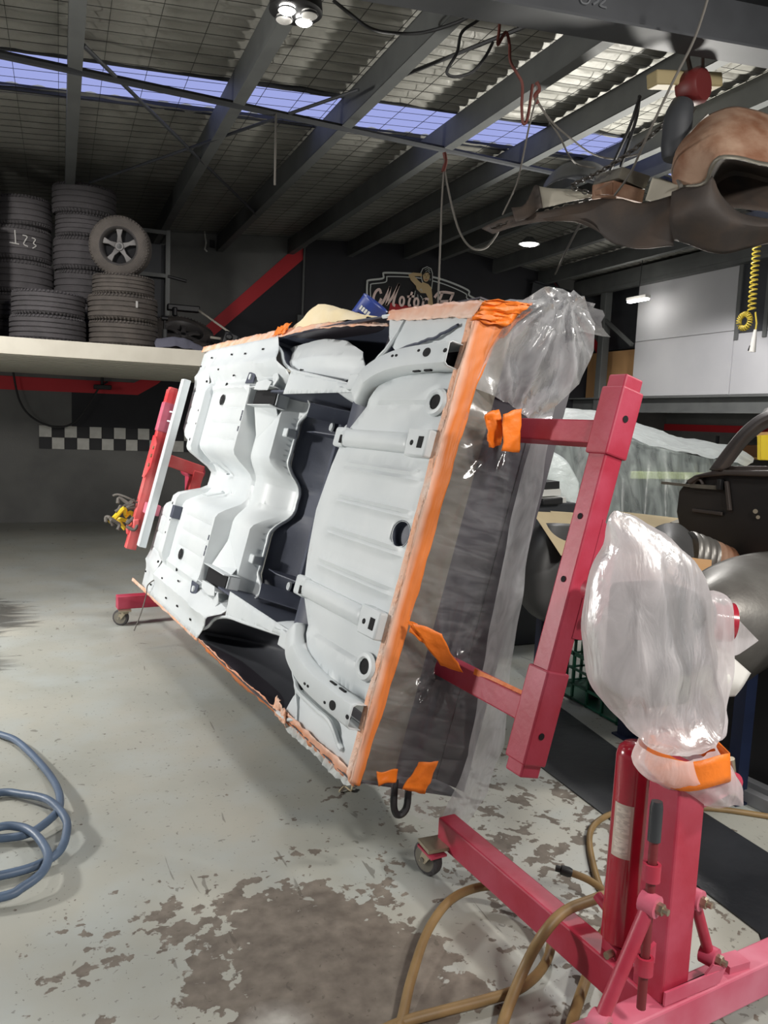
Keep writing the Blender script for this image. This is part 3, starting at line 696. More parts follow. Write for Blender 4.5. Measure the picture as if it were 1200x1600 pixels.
    def bowl(a, b):
        p = PL[round(a * 60) % 60]; sc, z = lev[round(b * 6)]
        return ((cx + (p.x - cx) * sc) * k, cy + (p.y - cy) * sc, z)
    MB().grid(bowl, 60, 6, True).build('wheel_arch', M['undercoat_dark'] if k < 0 else M['undercoat'], car, solid=.003)
    MB().tube([(p.x * k, p.y, -.004) for p in PL[2:38]], .009, 6, caps=True).build('arch_lip', M['primer'], car)
    sheet(mir([(.57, 1.75), (.62, 1.70), (.70, 1.78), (.66, 1.82)], k), [], lambda t, s: (t, s, .01), .03).build('arch_gusset', M['primer'], car, solid=.004)
    # outer body side, papered over on the far face
    MB().prism([(.866 * k, -.0, -.004), (.866 * k, 3.40, -.02), (.875 * k, 3.40, -.42), (.90 * k, 1.9, -.60), (.92 * k, .6, -.60), (.90 * k, -.0, -.50)], (.006 * k, 0, 0)).build('body_side', M['shell_grey'], car, smooth=False)
# lit patch inside the upper wheel arch, put in as a pale primer panel
wp = [(.815, 1.95), (.84, 1.86), (.84, 1.38), (.81, 1.12), (.75, .95), (.66, .87), (.605, 1.10), (.622, 1.40), (.655, 1.62), (.72, 1.82)]
c_ = (.73, 1.42)
def dome(t, s):
    d = min(1.0, sqrt(((t - c_[0]) / .14) ** 2 + ((s - c_[1]) / .52) ** 2))
    return (t, s, -.085 + .06 * (1 - d * d) + .010 * sstep(.745, .725, t) - .006 * G(s, 1.62, .012))
sheet(wp, [], dome, .025, [[(.735, 1.1), (.735, 1.8)], [(.65, 1.62), (.81, 1.62)]]).build('lit_wheelhouse_panel', M['primer'], car, solid=.004)
MB().box((.68, 1.5, -.03), (.025, .05, .012)).build('hole', M['hole'], car)
# boot floor: ribbed panel
half = [(.0, .825), (.2, .795), (.30, .765), (.37, .725), (.47, .62), (.56, .545), (.60, .44), (.60, .0)]
bo = [(.60, -.012)] + half[::-1] + mir(half[1:], -1) + [(-.60, -.012)]
def boot_n(t, s):
    n = 0.0
    for c in (.212, .075, -.062, -.205):
        e = sstep(.04, .08, s) * sstep(.70, .64, s)
        n += .007 * e * (G(t, c - .014, .007) + G(t, c + .014, .007))
    n += .012 * sstep(.478, .494, abs(t)) * sstep(.10, .14, s) - .012 * sstep(.54, .60, abs(t))
    n += .006 * G(t, 0, .3)
    return n
bl = []
for c in (.212, .075, -.062, -.205):
    for d in (-.026, -.014, 0, .014, .026): bl.append([(c + d, .03), (c + d, .72)])
for c in (.478, .494, -.478, -.494): bl.append([(c, .10), (c, .52)])
sheet(bo, [ell(0, .088, .046, .060, 24)], lambda t, s: (t, s, boot_n(t, s)), .035, bl).build('boot_floor', M['primer'], car, solid=.003, angle=30)
boot = bpy.data.objects['boot_floor']
MB().lathe([(.001, -.022), (.046, -.02), (.047, .007), (.050, .009), (.053, .004)], 24, Matrix.Translation((0, .088, 0)) @ Matrix.Diagonal((1, 1.3, 1, 1))).build('spare_well_hole', M['undercoat'], boot)
def rr(pts, r, n=4):  # rounded polygon
    out = []
    for i in range(len(pts)):
        a, b, c = Vector(pts[i - 1]), Vector(pts[i]), Vector(pts[(i + 1) % len(pts)])
        p = b + (a - b).normalized() * r; q = b + (c - b).normalized() * r
        for j in range(n + 1):
            t = j / n; out.append(tuple((1 - t) ** 2 * p + 2 * t * (1 - t) * b + t * t * q))
    return out
for k in (-1, 1):
    # raised channel along the boot floor with a flared front end and a rear bracket
    def tubef(a, b):
        s = .72 - .57 * a; an = pi * b
        w = .038; return (.33 * k + w * cos(an), s, .032 * sin(an) ** .7 + .004)
    chn = MB().grid(tubef, 14, 10).build('floor_channel', M['primer'], car, solid=.002)
    sk = MB(); sk.bx((.33 * k - .043, .70, -.02), (.33 * k + .043, .80, .030)); sk.build('channel_flare', M['primer'], chn, bevel=.012)
    MB().box((.33 * k - .012, .71, .037), (.035, .014, .006)).build('slot', M['hole'], chn)
    bk = MB().prism([(.33 * k - .052, .155, .0), (.33 * k + .052, .165, .0), (.33 * k + .05, .02, .0), (.33 * k - .05, .02, .0)], (0, 0, .045)); bk.build('channel_bracket', M['primer'], chn, bevel=.008)
    MB().box((.33 * k, .058, .046), (.042, .030, .004)).build('slot', M['hole'], chn)
    MB().lathe([(.001, .047), (.010, .047), (.011, .04)], 12, Matrix.Translation((.33 * k - .004, .115, 0))).build('hole', M['hole'], car)
    # drain plate
    MB().lathe([(.028, .020), (.034, .026), (.046, .024), (.052, .012)], 24, Matrix.Translation((.485 * k, .075, 0)) @ Matrix.Diagonal((1, 1.25, 1, 1))).build('drain_ring', M['primer'], boot)
    MB().lathe([(.001, .014), (.029, .016)], 20, Matrix.Translation((.485 * k, .075, 0)) @ Matrix.Diagonal((1, 1.25, 1, 1))).build('hole', M['hole'], car)
    # pressed details of the pan
    MB().lathe([(.001, .014), (.020, .014), (.024, .010)], 16, Matrix.Translation((.505 * k, 2.60, 0)) @ Matrix.Diagonal((1.5, 1.6, 1, 1))).build('oval_hole', M['hole'], floor_pan)
    MB().lathe([(.001, .016), (.012, .016), (.014, .010)], 12, Matrix.Translation((.60 * k, 2.56, .006))).build('hole', M['hole'], car)
    MB().tube([(.10 * k, 2.60, -.02), (.105 * k, 2.58, -.052), (.06 * k, 2.50, -.13), (.055 * k, 2.5, -.11)], .006, 6).build('brake_line_clip', M['primer'], floor_pan)
    for (t, s, r) in ((.42, 2.915, .007), (.22, 2.93, .010), (.62, 2.91, .008), (.33, 2.89, .006)):
        MB().lathe([(.001, .0535), (r, .0535), (r, .045)], 8, Matrix.Translation((t * k, s, 0))).build('hole', M['hole'], car)
    for s in (2.18, 2.22, 2.3): MB().box((.33 * k + (2.3 - s) * .8 * k, 2.165, .002), (.03, .012, .006)).build('edge_clip', M['undercoat'], floor_pan)
for k in (-1, 1):
    for s, t in ((2.05, .80), (2.35, .79), (2.62, .80), (2.75, .70), (3.05, .80), (3.2, .74), (2.45, .655)):
        MB().box((t * k, s, .0205 + .022 * G(t, .715, .045)), (.010, .026, .004)).build('slot', M['hole'], floor_pan)
    MB().tube([(k * (.72 + .075 * cos(a_)), 1.32 + .13 * sin(a_), -.318) for a_ in [2 * pi * i_ / 24 for i_ in range(24)]], .004, 5, closed=True).build('pressed_ring', M['undercoat'], car)
MB().box((-.27, 2.868, .028), (.085, .05, .062)).build('jack_pad', M['undercoat'], floor_pan, bevel=.004)
# pipe on the lower tail corner, sealer bead on the upper one
MB().tube(smooth_path([(-.70, .60, .0), (-.725, .53, .012), (-.735, .35, .014), (-.74, .22, .012), (-.79, .13, .004), (-.80, .11, 0)], 4), .011, 8).build('breather_pipe', M['primer'], car)
MB().tube([wob(p, 30, .006) for p in smooth_path([(.705, .47, .004), (.725, .33, .004), (.74, .20, .004), (.775, .08, .004)], 6)], .006, 6).build('sealer_bead', M['undercoat'], car)
# tail panel
MB().bx((-.862, -.004, -.17), (.862, .0, -.002)).build('tail_panel', M['cast_grey'], car, smooth=False)
MB().prism([(-.86, .05, -.17), (.86, .05, -.17), (.86, .05, -.40), (-.86, .05, -.40)], (0, .006, 0)).build('plate_recess', M['shell_grey'], car, smooth=False)
MB().bx((-.86, -.002, -.172), (.86, .056, -.166)).build('recess_edge', M['shell_grey'], car, smooth=False)
MB().prism([(-.86, .045, -.40), (.86, .045, -.40), (.88, -.005, -.50), (-.88, -.005, -.50)], (0, .006, 0)).build('boot_sill', M['shell_grey'], car, smooth=False)
MB().prism([(.56, .03, -.14), (.90, .02, -.16), (1.0, .02, -.40), (.84, .03, -.53), (.58, .03, -.38)], (0, .9, 0)).build('rear_wing', M['shell_grey'], car, bevel=.02)
MB().tube(smooth_path([(-.84, -.03, -.16), (-.93, -.05, -.17), (-.96, -.05, -.20), (-.93, -.05, -.225), (-.85, -.03, -.22)], 5), .013, 8).build('tow_eye', M['black'], car)

# masking tape along the edges
def tape(name, A, B_, m, nu=60, nv=4, wr=.006, seed=0, along=.3):
    """strip between two edge lines given as 3D points"""
    a_ = resample([Vector(p) for p in A], nu); b_ = resample([Vector(p) for p in B_], nu)
    def fn(u_, w_):
        p = a_[round(u_ * nu)].lerp(b_[round(u_ * nu)], w_)
        return p + noise.noise_vector(Vector((u_ * 14 + seed, w_ * 3.2, seed))) * wr + noise.noise_vector(Vector((u_ * 45, w_ * 5, 3 + seed))) * wr * .4
    return MB().grid(fn, nu, nv).build(name, m, car, solid=.002, angle=60)
ts = [-.87, -.6, -.32, -.05, .28, .58, .72, .80, .885]; no = [-.022, -.036, -.050, -.052, -.055, -.066, -.09, -.125, -.18]
tape('masking_tape', [(t * (.905 if t > .7 else 1), -.016, .014) for t in ts], [(t, -.03, n) for t, n in zip(ts, no)], M['tape_sprayed'], 120, 8, .006)
tape('masking_tape', [(-.85, .02, .012), (.79, .02, .012)], [(-.87, -.018, .010), (.80, -.018, .010)], M['tape_dust'], 110, 2, .003)
tape('masking_tape', [(.79, -.012, .016), (.836, .62, .014)], [(.85, -.05, -.0), (.872, .2, -.0), (.884, .44, -.0), (.888, .66, -.004)], M['tape_sprayed'], 50, 5, .007, 4)
tape('masking_tape', [(.82, .62, .0), (.850, 1.0, .004), (.872, 1.4, .004), (.865, 1.86, .004)], [(.842, .67, -.02), (.885, 1.0, -.03), (.915, 1.4, -.03), (.925, 1.86, -.03)], M['tape_dust'], 60, 3, .006, 8)
tape('masking_tape', [(.866, 1.84, .004), (.866, 3.42, .004)], [(.925, 1.84, -.02), (.915, 3.44, -.01)], M['tape_dust'], 70, 3, .006, 9)
tape('masking_tape', [(.88, 1.80, .01), (.87, 1.98, .012)], [(.94, 1.76, .0), (.93, 1.95, .0)], M['tape_plain'], 14, 4, .014, 10)
tape('masking_tape', [(-.845, 1.9, .004), (-.86, 3.60, .012)], [(-.885, 1.9, .0), (-.885, 3.62, .010)], M['tape_dust'], 70, 3, .004, 11)
tape('masking_tape', [(-.855, .68, .0), (-.865, 1.3, .002), (-.86, 1.92, .004)], [(-.905, .70, -.05), (-.93, 1.3, -.06), (-.90, 1.92, -.03)], M['tape_sprayed'], 60, 4, .010, 12)
tape('masking_tape', [(-.832, -.01, .008), (-.835, .62, .008)], [(-.885, -.02, -.012), (-.89, .70, -.02)], M['tape_sprayed'], 50, 4, .007, 13)
tape('masking_tape', [(-.84, .58, .012), (-.80, .72, .008)], [(-.90, .60, -.01), (-.88, .76, -.01)], M['tape_dust'], 14, 4, .012, 14)
tape('masking_tape', [(.775, -.020, .020), (.855, -.05, .004)], [(.80, -.05, -.11), (.91, -.06, -.185)], M['tape_plain'], 14, 8, .012, 15)
# wire tie hanging from the lower edge near the nose
MB().tube(smooth_path([(-.74, 2.95, .02), (-.80, 3.0, .05), (-.88, 3.05, .03), (-1.0, 3.02, .04), (-1.12, 3.0, .06)], 5), .004, 6).build('tie_wire', M['rope'], car)

# ------------------------------------------------------------------ plastic sheet over the tail
film_root = empty('plastic_sheet'); film_root.matrix_world = CM
tag(film_root, 'clear creased plastic sheet taped over the tail of the tipped car shell', 'plastic sheet')
fo = [(-.86, -.035), (-.60, -.04), (-.25, -.048), (.25, -.055), (.56, -.064), (.70, -.09), (.80, -.13), (.90, -.19), (.96, -.29), (1.0, -.38), (.995, -.47), (.93, -.55), (.84, -.575), (.70, -.55), (.60, -.46), (.42, -.455), (.28, -.47), (0.0, -.50), (-.40, -.555), (-.60, -.60), (-.75, -.645), (-.88, -.60), (-1.0, -.53), (-1.02, -.46), (-.96, -.30), (-.88, -.10)]
armU, armL = (.47, -.28), (-.425, -.275)
def film_s(t, n):
    s = -.02 - .022 * sstep(.0, -.2, n)
    for ct, cn, r_ in ((armU[0], armU[1], .16), (armL[0], armL[1], .14)):
        d = sqrt((t - ct) ** 2 + (n - cn) ** 2); a = atan2(n - cn, t - ct)
        s += .012 * sin(a * 11 + 3 * noise.noise(Vector((t * 4, n * 4, 1)))) * math.exp(-(d / .28) ** 2) + .012 * math.exp(-(d / .10) ** 2)
    up = sstep(.52, .80, t); an = atan2(.98 - t, n + .40)
    s -= .05 * up * sstep(-.1, -.30, n) + .022 * up * sin(an * 10)
    s += .007 * noise.noise(Vector((t * 6, n * 6, 0))) + .0016 * noise.noise(Vector((t * 26, n * 6, 5))) + .0010 * sin(t * 62 + 9 * n + 5 * noise.noise(Vector((t * 3, n * 3, 9)))) * sstep(-.02, -.15, n)
    return s
def fpt(t, n):
    s = film_s(t, n); return (t, s, n - s * min(1, abs(n) / .2))
lo_f = [p for p in fo if p[0] < .60]; cut = [(.60, -.46), (.60, -.069)]
sheet([(x, y) for x, y in fo if x < .58] + [], [ell(*armU, .045, .045, 14), ell(*armL, .045, .045, 14)], fpt, .018).build('tail_film', M['film'], film_root, angle=80)
sheet([(.56, -.064), (.70, -.09), (.80, -.13), (.90, -.19), (.96, -.29), (1.0, -.38), (.995, -.47), (.93, -.55), (.84, -.575), (.70, -.55), (.60, -.46), (.50, -.457), (.55, -.25)], [], fpt, .018).build('wing_face_film', M['film_wing'], film_root, angle=80)
# the film folds back over the upper wing
def back(a, b):
    pts = [(.80, -.13), (.90, -.19), (.96, -.29), (1.0, -.38), (.995, -.47), (.93, -.55)]
    q = resample([Vector((x, y, 0)) for x, y in pts], 24)[round(a * 24)]
    s = film_s(q.x, q.y) + b * (.75 + .1 * sin(a * 7))
    return Vector((q.x + .02 * sin(b * 9 + a * 5) + .03 * b, s, q.y)) + noise.noise_vector(Vector((a * 8, b * 8, 2))) * .02 * b
MB().grid(back, 24, 16).build('wing_film', M['film_wing'], film_root, angle=80)
# second, slacker layer hanging along the outer edge
fl = [(.52, -.40), (.50, -.475), (.28, -.50), (0, -.53), (-.40, -.585), (-.66, -.64), (-.86, -.63), (-1.01, -.54), (-.98, -.44), (-.72, -.50), (-.45, -.46), (0, -.41), (.3, -.40)]
sheet(fl, [], lambda t, n: (t, -.075 + .02 * noise.noise(Vector((t * 6, n * 9, 7))), n + .075), .025).build('loose_edge', M['film_flap'], film_root, angle=80)
# torn fringe below the lower tape line
fr = [(-.87, -.02)] + [(-.895 - .028 * abs(noise.noise(Vector((i * .9, 3, 1)))) - .008 * (i % 2), .02 + i * .033) for i in range(19)] + [(-.87, .62)]
sheet(fr, [], lambda t, s: (t, s, -.01 + .02 * noise.noise(Vector((t * 30, s * 30, 2)))), .015).build('torn_fringe', M['film_white'], film_root)
def patch(name, quad, m, nu=10, nv=8, wr=.008, seed=0):
    q = [Vector(p) for p in quad]
    def fn(a, b):
        p = q[0].lerp(q[1], a).lerp(q[3].lerp(q[2], a), b); return p + noise.noise_vector(p * 28 + Vector((seed, 1, 2))) * wr
    return MB().grid(fn, nu, nv).build(name, m, film_root, solid=.002)
patch('tape_patch', [(0.471,-0.13,-0.063), (0.499,-0.13,-0.116), (0.39,-0.12,-0.167), (0.358,-0.12,-0.117)], M['tape_plain'], seed=1, wr=.014)
patch('tape_patch', [(0.478,-0.17,-0.105), (0.52,-0.17,-0.171), (0.373,-0.17,-0.21), (0.361,-0.17,-0.142)], M['tape_plain'], seed=2)
patch('tape_patch', [(-0.274,-0.07,-0.009), (-0.273,-0.09,-0.038), (-0.339,-0.1,-0.085), (-0.318,-0.08,-0.027)], M['tape_plain'], seed=3, wr=.012)
patch('tape_patch', [(-0.278,-0.09,-0.008), (-0.288,-0.14,-0.112), (-0.402,-0.16,-0.223), (-0.4,-0.12,-0.156)], M['tape_plain'], seed=4)
patch('tape_patch', [(-0.805,-0.07,-0.048), (-0.792,-0.07,-0.134), (-0.836,-0.07,-0.136), (-0.857,-0.07,-0.074)], M['tape_plain'], seed=5)
patch('tape_patch', [(-0.736,-0.14,-0.161), (-0.726,-0.14,-0.239), (-0.849,-0.12,-0.234), (-0.841,-0.12,-0.14)], M['tape_plain'], seed=6)

# masking paper and a blue tin on the upper flank of the shell
pp = empty('masking_paper'); pp.matrix_world = CM
o = MB().loft([[(.89, 1.86, -.02), (.90, 1.6, -.03), (.905, 1.2, -.04), (.90, .95, -.05)],
               [(.93, 1.84, -.05), (1.00, 1.72, -.06), (1.045, 1.58, -.06), (1.0, 1.40, -.07), (.98, 1.25, -.07), (.92, 1.0, -.08)],
               [(.94, 1.80, -.20), (1.02, 1.60, -.22), (.98, 1.2, -.22), (.93, .95, -.2)],
               [(.905, 1.78, -.36), (.92, 1.5, -.40), (.92, 1.2, -.40), (.905, .95, -.38)]], 26, 6)
o.v = [tuple(wob(p, 13, .014)) for p in o.v]
bpy.data.objects.remove(pp)
pp = o.build('masking_paper', M['paper'], None, solid=.002, angle=80); pp.matrix_world = CM
tag(pp, 'cream masking paper crumpled into a peak on the upper flank of the shell', 'paper')

# ------------------------------------------------------------------ near rotisserie stand
SB = Vector((1.504, 1.543, 0)); VV = Vector((ES.y, -ES.x, 0))
def N(v, u_, z): return SB + VV * v + ES * u_ + Vector((0, 0, z))
def fin(mb, name, m, root, under=None, **kw):
    """mesh gathered in world space, hung under a root that is not rotated"""
    l = root.location; mb.v = [(p[0] - l.x, p[1] - l.y, p[2] - l.z) for p in mb.v]
    return mb.build(name, m, under or root, **kw)
st = empty('rotisserie_stand', SB); tag(st, 'red wheeled rotisserie stand with hydraulic ram, bolted to the tail of the shell', 'car stand')
def rb(name, a, b, w, h, m=M['red'], up=(0, 0, 1), root=st, bev=.006):
    return fin(MB().bar(a, b, w, h, up), name, m, root, smooth=False, bevel=bev)
def caster(root, p, rot):
    """swivel castor under point p (world)"""
    p = Vector(p); R = Matrix.Rotation(rot, 3, 'Z')
    h = fin(MB().box(p + Vector((0, 0, -.006)), (.09, .09, .012)).cyl(p + Vector((0, 0, -.03)), p + Vector((0, 0, -.01)), .03), 'castor_plate', M['bolt'], root, smooth=False)
    c = p + R @ Vector((.03, 0, -(p.z - .062)))
    f = MB()
    for s in (-.026, .026):
        f.prism([p + R @ Vector(q) for q in ((-.02, s, -.03), (.03, s, -.03), (.045, s, -(p.z - .052)), (.015, s, -(p.z - .052)))], R @ Vector((0, .004, 0)))
    fin(f, 'castor_fork', M['bolt'], root, h, smooth=False)
    X = Matrix.Translation(c) @ R.to_4x4() @ Matrix.Rotation(pi / 2, 4, 'X')
    fin(MB().lathe([(.02, -.018), (.05, -.018), (.060, -.012), (.062, 0), (.060, .012), (.05, .018), (.02, .018)], 24, X), 'castor_wheel', M['rubber'], root, h)
    fin(MB().cyl(X @ Vector((0, 0, -.032)), X @ Vector((0, 0, .032)), .010, seg=10).lathe([(.001, .02), (.03, .019), (.046, .0185)], 20, X).lathe([(.001, -.02), (.03, -.019), (.046, -.0185)], 20, X), 'castor_hub', M['cast_grey'], root, h)
rb('cross_leg', N(-.70, -.135, .155), N(.95, -.135, .155), .075, .10, M['red_dust'])
rb('spine_leg', N(-.135, -.10, .155), N(-.125, .86, .155), .07, .10)
fin(MB().prism([N(-.17, .78, .10), N(-.175, .90, .10), N(-.23, .88, .10), N(-.235, .78, .10)], (0, 0, .008)), 'castor_bracket', M['red'], st, smooth=False)
caster(st, N(-.19, .83, .13), 1.9); caster(st, N(-.66, -.135, .105), .6); caster(st, N(.90, -.135, .105), 2.2)
rb('post', N(-.115, -.105, .20), N(-.115, -.105, .795), .095, .095, M['red'], up=ES)
fin(MB().prism([N(-.165, -.165, .21), N(-.05, -.168, .21), N(.03, -.17, .21), N(.05, -.17, .245), N(.0, -.17, .27), N(-.02, -.165, .245), N(-.165, -.165, .245)], ES * .006), 'base_gusset', M['red_dust'], st, smooth=False)
# hydraulic ram
ra, rc = (1.386,1.569,0.24), (1.392,1.57,0.779)
ra, rc = Vector(ra), Vector(rc); ax = (rc - ra).normalized(); L_ = (rc - ra).length
RMX = Matrix.Translation(ra) @ ax.to_track_quat('Z', 'Y').to_matrix().to_4x4()
ram = fin(MB().lathe([(.001, .0), (.036, .0), (.048, .012), (.048, L_ - .02), (.043, L_), (.030, L_ + .012), (.001, L_ + .014)], 32, RMX), 'ram', M['red_gloss'], st)
inv = RMX.inverted(); cl = inv @ Vector((0, 0, 1.6)); a0 = atan2(cl.y, cl.x) - .35
def lab(a, b):
    an = a0 - .55 + 1.1 * a; return RMX @ Vector((.0487 * cos(an), .0487 * sin(an), L_ * (.47 + .27 * b)))
rlab = fin(MB().grid(lab, 8, 2), 'ram_label', M['label_paper'], st, ram)
def lab2(z0, z1):
    def g(a, b):
        an = a0 - .40 + .8 * a; return RMX @ Vector((.0490 * cos(an), .0490 * sin(an), L_ * (z0 + (z1 - z0) * b)))
    return g
for z0, z1 in ((.49, .575), (.595, .725)):
    fin(MB().grid(lab2(z0, z1), 8, 2), 'label_panel', mat('label_panel', srgb(222, 212, 200), .6, col2=srgb(150, 136, 128), scale=60, lo=.45, hi=.6, stretch=(1, 1, 3)), st, ram)
fin(MB().bar(ra + Vector((-.03, 0, -.04)), ra + Vector((.03, 0, -.04)), .06, .07), 'ram_foot', M['red'], st, smooth=False)
fin(MB().cyl(ra + Vector((-.055, -.02, -.02)), ra + Vector((.05, .0, -.02)), .010, seg=8), 'foot_bolt', M['bolt'], st)
fin(MB().cyl(RMX @ Vector((.05, 0, L_ * .12)), RMX @ Vector((.085, 0, L_ * .15)), .014, seg=10), 'ram_nipple', M['red'], st, ram)
# pump handle clipped to the post
h0, h1 = Vector((1.276,1.355,0.753)), Vector((1.25,1.322,0.264))
hd = h1 - h0
fin(MB().tube([h0, h0 + hd * .03, h0 + hd * .19], [.013, .0155, .0155], 12), 'pump_grip', M['black_rubber'], st)
fin(MB().cyl(h0 + hd * .19, h1, .011, seg=10), 'pump_handle', mat('handle_red', srgb(112, 34, 40), .5), st)
for t in (.34, .79):
    p = h0 + hd * t; fin(MB().lathe([(.013, -.02), (.021, -.02), (.021, .02), (.013, .02)], 14, Matrix.Translation(p) @ hd.to_track_quat('Z', 'Y').to_matrix().to_4x4()), 'handle_clip', M['red'], st)
fin(MB().prism([p + Vector((0, 0, .02)), p + Vector((.06, .03, .02)), p + Vector((.06, .03, -.03)), p + Vector((0, 0, -.02))], (0, .01, 0)), 'clip_arm', M['red'], st, smooth=False)
# braces
def brace(a, b, r=.017):
    a = Vector(a); b = Vector(b); mb = MB().cyl(a, b, r, seg=12)
    br_ = fin(mb, 'brace', M['red'], st)
    for p in (a, b):
        d = Vector((.35, -.94, 0)); fin(MB().lathe([(.001, -.02), (.026, -.02), (.026, .02), (.001, .02)], 14, Matrix.Translation(p) @ d.to_track_quat('Z', 'Y').to_matrix().to_4x4()), 'brace_eye', M['red_dust'], st, br_)
        fin(MB().cyl(p + d * .02, p + d * .034, .014, seg=6).cyl(p + d * .034, p + d * .046, .008, seg=8), 'bolt', M['bolt'], st, smooth=False)
brace((1.26,1.333,0.516), (1.128,1.317,0.263)); brace((1.472,1.408,0.442), (1.553,1.418,0.26), .014)
fin(MB().box(N(.125, -.135, .215), (.07, .05, .02)), 'brace_foot', M['red_dust'], st, smooth=False)
# gearbox, hub and the small crank end that shows beside the bag
fin(MB().cyl(N(-.03, .10, 1.13), N(-.01, .35, 1.13), .034, seg=24), 'hub', M['red'], st)
fin(MB().box(N(-.09, .04, 1.06), (.17, .16, .30)).cyl(N(-.05, .06, 1.12), N(.14, .06, 1.12), .05), 'gearbox', M['steel_dark'], st, bevel=.02)
ca, cb_ = Vector((1.657,1.621,1.095)), Vector((1.707,1.597,1.091))
fin(MB().lathe([(.040, 0), (.052, .0), (.054, .06), (.040, .062), (.040, 0)], 24, Matrix.Translation(ca) @ (cb_ - ca).to_track_quat('Z', 'Y').to_matrix().to_4x4()), 'crank_collar', M['red_gloss'], st)
fin(MB().cyl((1.687,1.615,1.138), (1.692,1.595,1.144), .020, seg=14), 'crank_pin', M['black'], st)
fin(MB().prism([(1.522,1.465,0.744), (1.62,1.456,0.704), (1.636,1.458,0.677), (1.54,1.467,0.641)], (0, .06, .004)), 'pin_plate', M['red_dust'], st, smooth=False)
fin(MB().cyl((1.653,1.48,0.657), (1.626,1.477,0.759), .011, seg=12), 'lock_pin', M['bolt'], st)
fin(MB().cyl((1.58,1.451,0.724), (1.622,1.456,0.704), .026, seg=14), 'pin_boss', M['red'], st)
# rotating beam across the tail, its two sleeves, bolt plate and arms
def cbar(name, t0, t1, w, m, s=-.5, n=-.28):
    return fin(MB().bar(CW(t0, s, n), CW(t1, s, n), w, w, EN), name, m, st, smooth=False, bevel=.006)
cbar('rotating_beam', -.615, .655, .075, M['red'])
cbar('upper_sleeve', .40, .615, .092, M['red']); cbar('lower_sleeve', -.575, -.28, .092, M['red'])
for t in (.47, -.425):
    fin(MB().bar(CW(t, -.47, -.28), CW(t, .03, -.28), .075, .075, EN), 'arm', M['red'], st, smooth=False, bevel=.005)
pl = MB().prism([CW(t, -.540, n) for t, n in ((.21, -.30), (.19, -.33), (.12, -.395), (-.10, -.40), (-.17, -.34), (-.17, -.30))], ES * .012); fin(pl, 'bolt_plate', M['red'], st, smooth=False, bevel=.002)
for t in (.115, .02, -.085):
    fin(MB().cyl(CW(t, -.54, -.338), CW(t, -.566, -.338), .014, seg=6), 'bolt', M['bolt'], st, smooth=False)
for (t, s, n) in ((.52, -.547, -.275), (-.48, -.547, -.275)):
    fin(MB().cyl(CW(t, s, n), CW(t, s - .001, n), .011, seg=14), 'pin_hole', M['hole'], st)
for (t, n) in ((.20, -.241), (.0, -.241)):
    fin(MB().cyl(CW(t, -.5, n), CW(t, -.5, n + .001), .010, seg=14), 'pin_hole', M['hole'], st)
fin(MB().bar(CW(-.385, -.45, -.265), CW(-.385, -.2, -.2405), .02, .002, EN), 'tape_mark', M['tape_plain'], st, smooth=False)

# ------------------------------------------------------------------ far rotisserie stand
fs = empty('rotisserie_stand', (0.95, 6.05, 0)); tag(fs, 'red stand at the nose end of the shell, its beam tilted before the checker tiles', 'car stand')
def frb(name, a, b, w, h, m=M['red_bright'], up=(0, 0, 1)): return fin(MB().bar(a, b, w, h, up), name, m, fs, smooth=False, bevel=.005)
frb('cross_leg', N(-.58, 4.64, .175), N(.60, 4.64, .175), .08, .10, M['red'])
frb('spine_leg', N(.0, 4.66, .175), N(.0, 5.2, .175), .08, .10, M['red'])
caster(fs, N(-.53, 4.60, .125), 2.6); caster(fs, N(.55, 4.60, .125), .4); caster(fs, N(.0, 5.15, .125), 1.4)
frb('post', N(.02, 4.78, .20), N(.02, 4.78, 1.15), .10, .10, M['red'], ES)
frb('rotating_beam', CW(-.66, 3.65, .075), CW(.56, 3.65, .075), .075, .075, M['red_bright'], EN)
frb('beam_tip', CW(.46, 3.65, .075), CW(.58, 3.65, .075), .06, .06, M['red_bright'], EN)
frb('beam_sleeve', CW(.24, 3.65, .075), CW(.46, 3.65, .075), .088, .088, M['red_dust'], EN)
frb('hub_arm', CW(.055, 3.65, .05), CW(.03, 3.66, -.30), .07, .09, M['red_bright'], ET)
frb('hub_block', CW(.03, 3.66, -.27), CW(-.16, 3.68, -.27), .09, .08, M['red_bright'], EN)
fin(MB().cyl(CW(.02, 3.66, -.27), CW(.02, 3.95, -.27), .06, seg=18), 'hub', M['red'], fs)
fin(MB().prism([CW(t, s, .113) for t, s in ((.20, 3.62), (.14, 3.52), (-.04, 3.52), (-.12, 3.62), (-.12, 3.69), (.20, 3.69))], EN * .006), 'bolt_plate', M['red_bright'], fs, smooth=False)
for t in (.11, .05, -.02): fin(MB().cyl(CW(t, 3.56, .119), CW(t, 3.56, .128), .016, seg=6), 'bolt', M['rust'], fs, smooth=False)
frb('clamp_bracket', CW(-.33, 3.60, .02), CW(-.33, 3.50, .02), .10, .08, M['red_dust'], ET)
for t in (.40, .33): fin(MB().cyl(CW(t, 3.63, .07), CW(t, 3.50, .03), .007, seg=6), 'clip_rod', M['primer'], fs)
